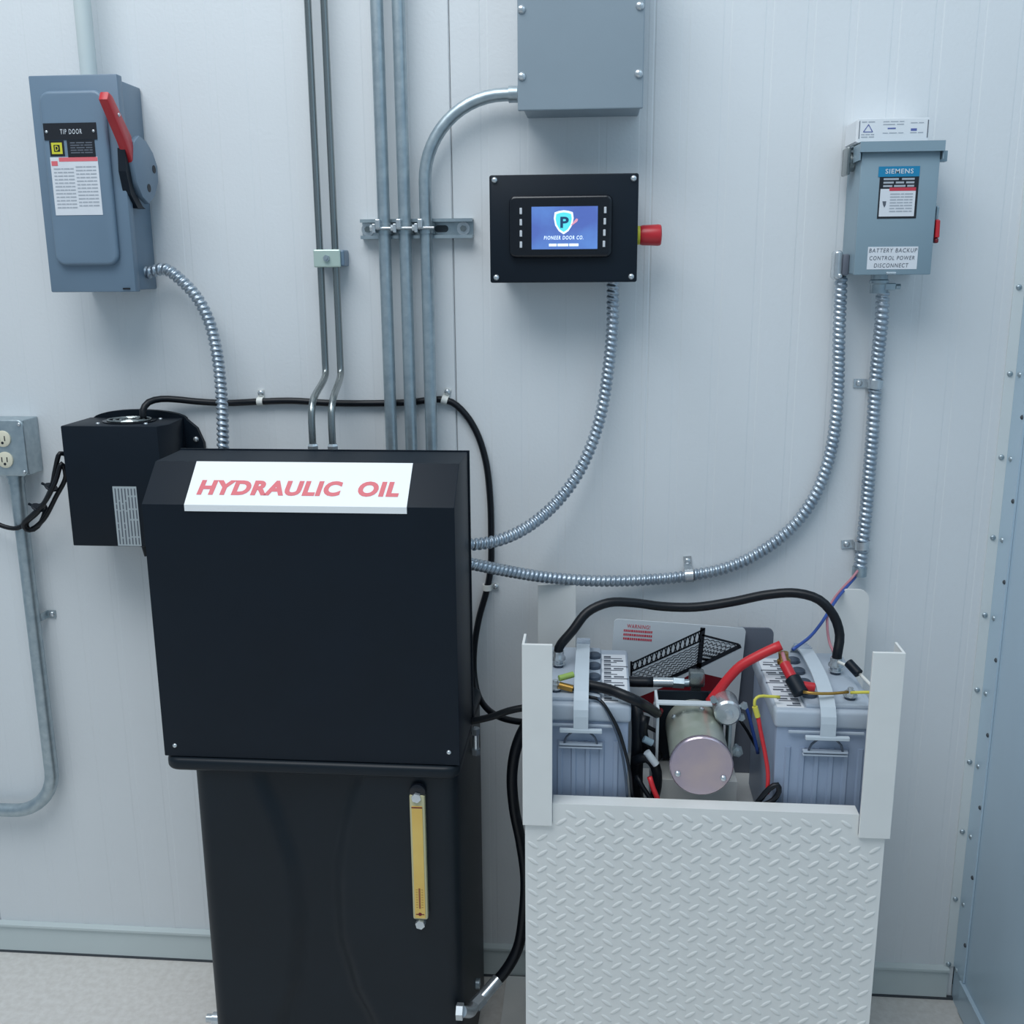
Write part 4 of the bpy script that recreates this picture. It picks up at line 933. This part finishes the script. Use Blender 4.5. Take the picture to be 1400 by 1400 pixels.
cable('sense_wire', path((1098, 946, -.375), (1115, 948, -.38), (1140, 948, -.375), (1160, 946, -.37)), 0.0026, 'brass', 'tan wire crossing the right battery front to its terminal', 'wire')
cable('sense_wire', path((1163, 947, -.37), (1180, 946.5, -.38), (1195, 946.5, -.39)), 0.0026, 'yellow_wire', 'short yellow wire leaving the right battery front terminal', 'wire')
cable('sense_wire', path((1066, 953, -.36), (1050, 952, -.365), (1038, 952, -.37), (1032, 957, -.375), (1032, 968, -.375)), 0.0026, 'yellow_wire', 'yellow wire bending down beside the right battery', 'wire')
seg('wire_splice', at(1032, 966, -.375), at(1036, 980, -.375), 0.0048, 'yellow_wire', 'yellow butt splice joining yellow and red wires', 'splice', 10)
cable('sense_wire', path((1036, 978, -.375), (1040, 1000, -.375), (1046, 1030, -.377), (1050, 1058, -.38), (1049, 1085, -.385)), 0.0036, 'red_wire', 'thin red wire running down beside the right battery', 'wire')
cable('wire_loop', path((1030, 1104, -.39), (1040, 1092, -.39), (1052, 1078, -.39), (1063, 1073, -.39), (1065, 1082, -.39), (1057, 1094, -.392), (1046, 1100, -.392), (1034, 1106, -.392)), 0.0048, 'rubber', 'small black loop of wire at the foot of the right battery', 'wire')
cable('control_wire', path((1018, 962, -.24), (1023, 975, -.24), (1028, 995, -.24), (1033, 1015, -.24), (1036, 1030, -.24)), 0.0032, 'blue_wire', 'blue wire hanging right of the solenoid', 'wire')
cable('control_wire', path((1012, 985, -.22), (1022, 1000, -.22), (1032, 1018, -.22), (1040, 1030, -.22)), 0.0030, 'rubber', 'thin black wire hanging right of the solenoid', 'wire')
cable('control_wire', path((1175, 780, -.021), (1170, 788, -.026), (1158, 802, -.05), (1145, 818, -.09), (1133, 836, -.13), (1122, 853, -.16), (1108, 870, -.19), (1094, 881, -.22), (1084, 888, -.24)), 0.0030, 'blue_wire', 'thin blue wire from the ribbed conduit end to the right battery', 'wire')
cable('control_wire', path((1173, 780, -.030), (1166, 789, -.034), (1152, 804, -.055), (1140, 819, -.09), (1132, 835, -.12), (1131, 855, -.15), (1134, 878, -.19), (1140, 892, -.22)), 0.0026, 'pink_wire', 'thin pink wire from the ribbed conduit end down to battery lug', 'wire')
cable('control_wire', path((1146, 905, -.25), (1155, 909, -.26), (1163, 913, -.27)), 0.0030, 'white_wire', 'short white wire at the right battery rear lug', 'wire')
seg('wire_splice', at(1160, 906, -.27), at(1174, 921, -.29), 0.0085, 'black', 'black taped splice right of the battery rear lug', 'splice')
cable('control_wire', path((1176, 922, -.29), (1184, 930, -.31), (1192, 938, -.33)), 0.0030, 'white_wire', 'white wire from the taped splice to the right post', 'wire')
# left battery small leads
seg('ring_terminal', V3(tL[1][0]+0.006, tL[1][1], 0.863), V3(tL[1][0]+0.030, tL[1][1]+0.012, 0.866), 0.0055, 'green_wire', 'green ring terminal sleeve on the left battery front post', 'connector', 10)
seg('ring_terminal', V3(tL[1][0]+0.006, tL[1][1]-0.004, 0.852), V3(tL[1][0]+0.030, tL[1][1]-0.006, 0.847), 0.0065, 'brass', 'amber ring terminal sleeve on the left battery front post', 'connector', 10)
cable('battery_lead', [V3(tL[1][0]+0.03, tL[1][1]-0.006, 0.847)]+path((806, 953, -.37), (816, 955, -.375), (824, 961, -.385), (834, 976, -.392), (846, 999, -.395), (854, 1025, -.395), (861, 1055, -.395), (864, 1085, -.39), (866, 1104, -.39)), 0.0030, 'rubber', 'thin black lead drooping over the left battery front', 'wire')
cable('battery_lead', path((818, 954, -.378), (826, 966, -.388), (838, 990, -.394), (847, 1015, -.396), (853, 1045, -.396), (857, 1080, -.394), (858, 1106, -.39)), 0.0022, 'battery_cap', 'thin grey lead drooping over the left battery front', 'wire')
# bundle of dark cables between left battery and pump
for i, (pts, r, m, lab) in enumerate((
    (((868, 958, -.28), (872, 985, -.30), (872, 1020, -.31), (870, 1060, -.31), (872, 1110, -.31)), 0.012, 'rubber', 'thick dark hose dropping behind the left battery edge'),
    (((882, 978, -.30), (878, 1000, -.31), (884, 1020, -.31), (900, 1035, -.30)), 0.010, 'rubber', 'black cable hooking right toward the pump bracket'),
    (((868, 1040, -.33), (884, 1036, -.34), (896, 1048, -.34), (898, 1075, -.34), (888, 1110, -.34)), 0.009, 'rubber', 'black cable curling down left of the pump foot'),
    (((870, 1060, -.35), (880, 1078, -.36), (892, 1096, -.37), (902, 1112, -.37)), 0.0042, 'rubber', 'thin black wire crossing low left of the pump'),
    (((888, 1062, -.37), (893, 1078, -.375), (899, 1092, -.38), (904, 1108, -.38)), 0.0046, 'red_wire', 'short red wire low between the left battery and pump'),
    (((898, 1000, -.30), (890, 996, -.30), (880, 990, -.30), (874, 984, -.30)), 0.0038, 'rubber', 'thin black wire entering the pump bracket from the left'))):
    cable('pump_cable', path(*pts), r, m, lab, 'cable')
seg('pump_connector', at(884, 1028, -.35), at(897, 1045, -.35), 0.0065, 'sign_white', 'small white plug among the dark cables left of the pump', 'connector')
seg('pump_connector', at(880, 1010, -.34), at(892, 1016, -.34), 0.0062, 'grey_light', 'small grey plug among the dark cables left of the pump', 'connector')
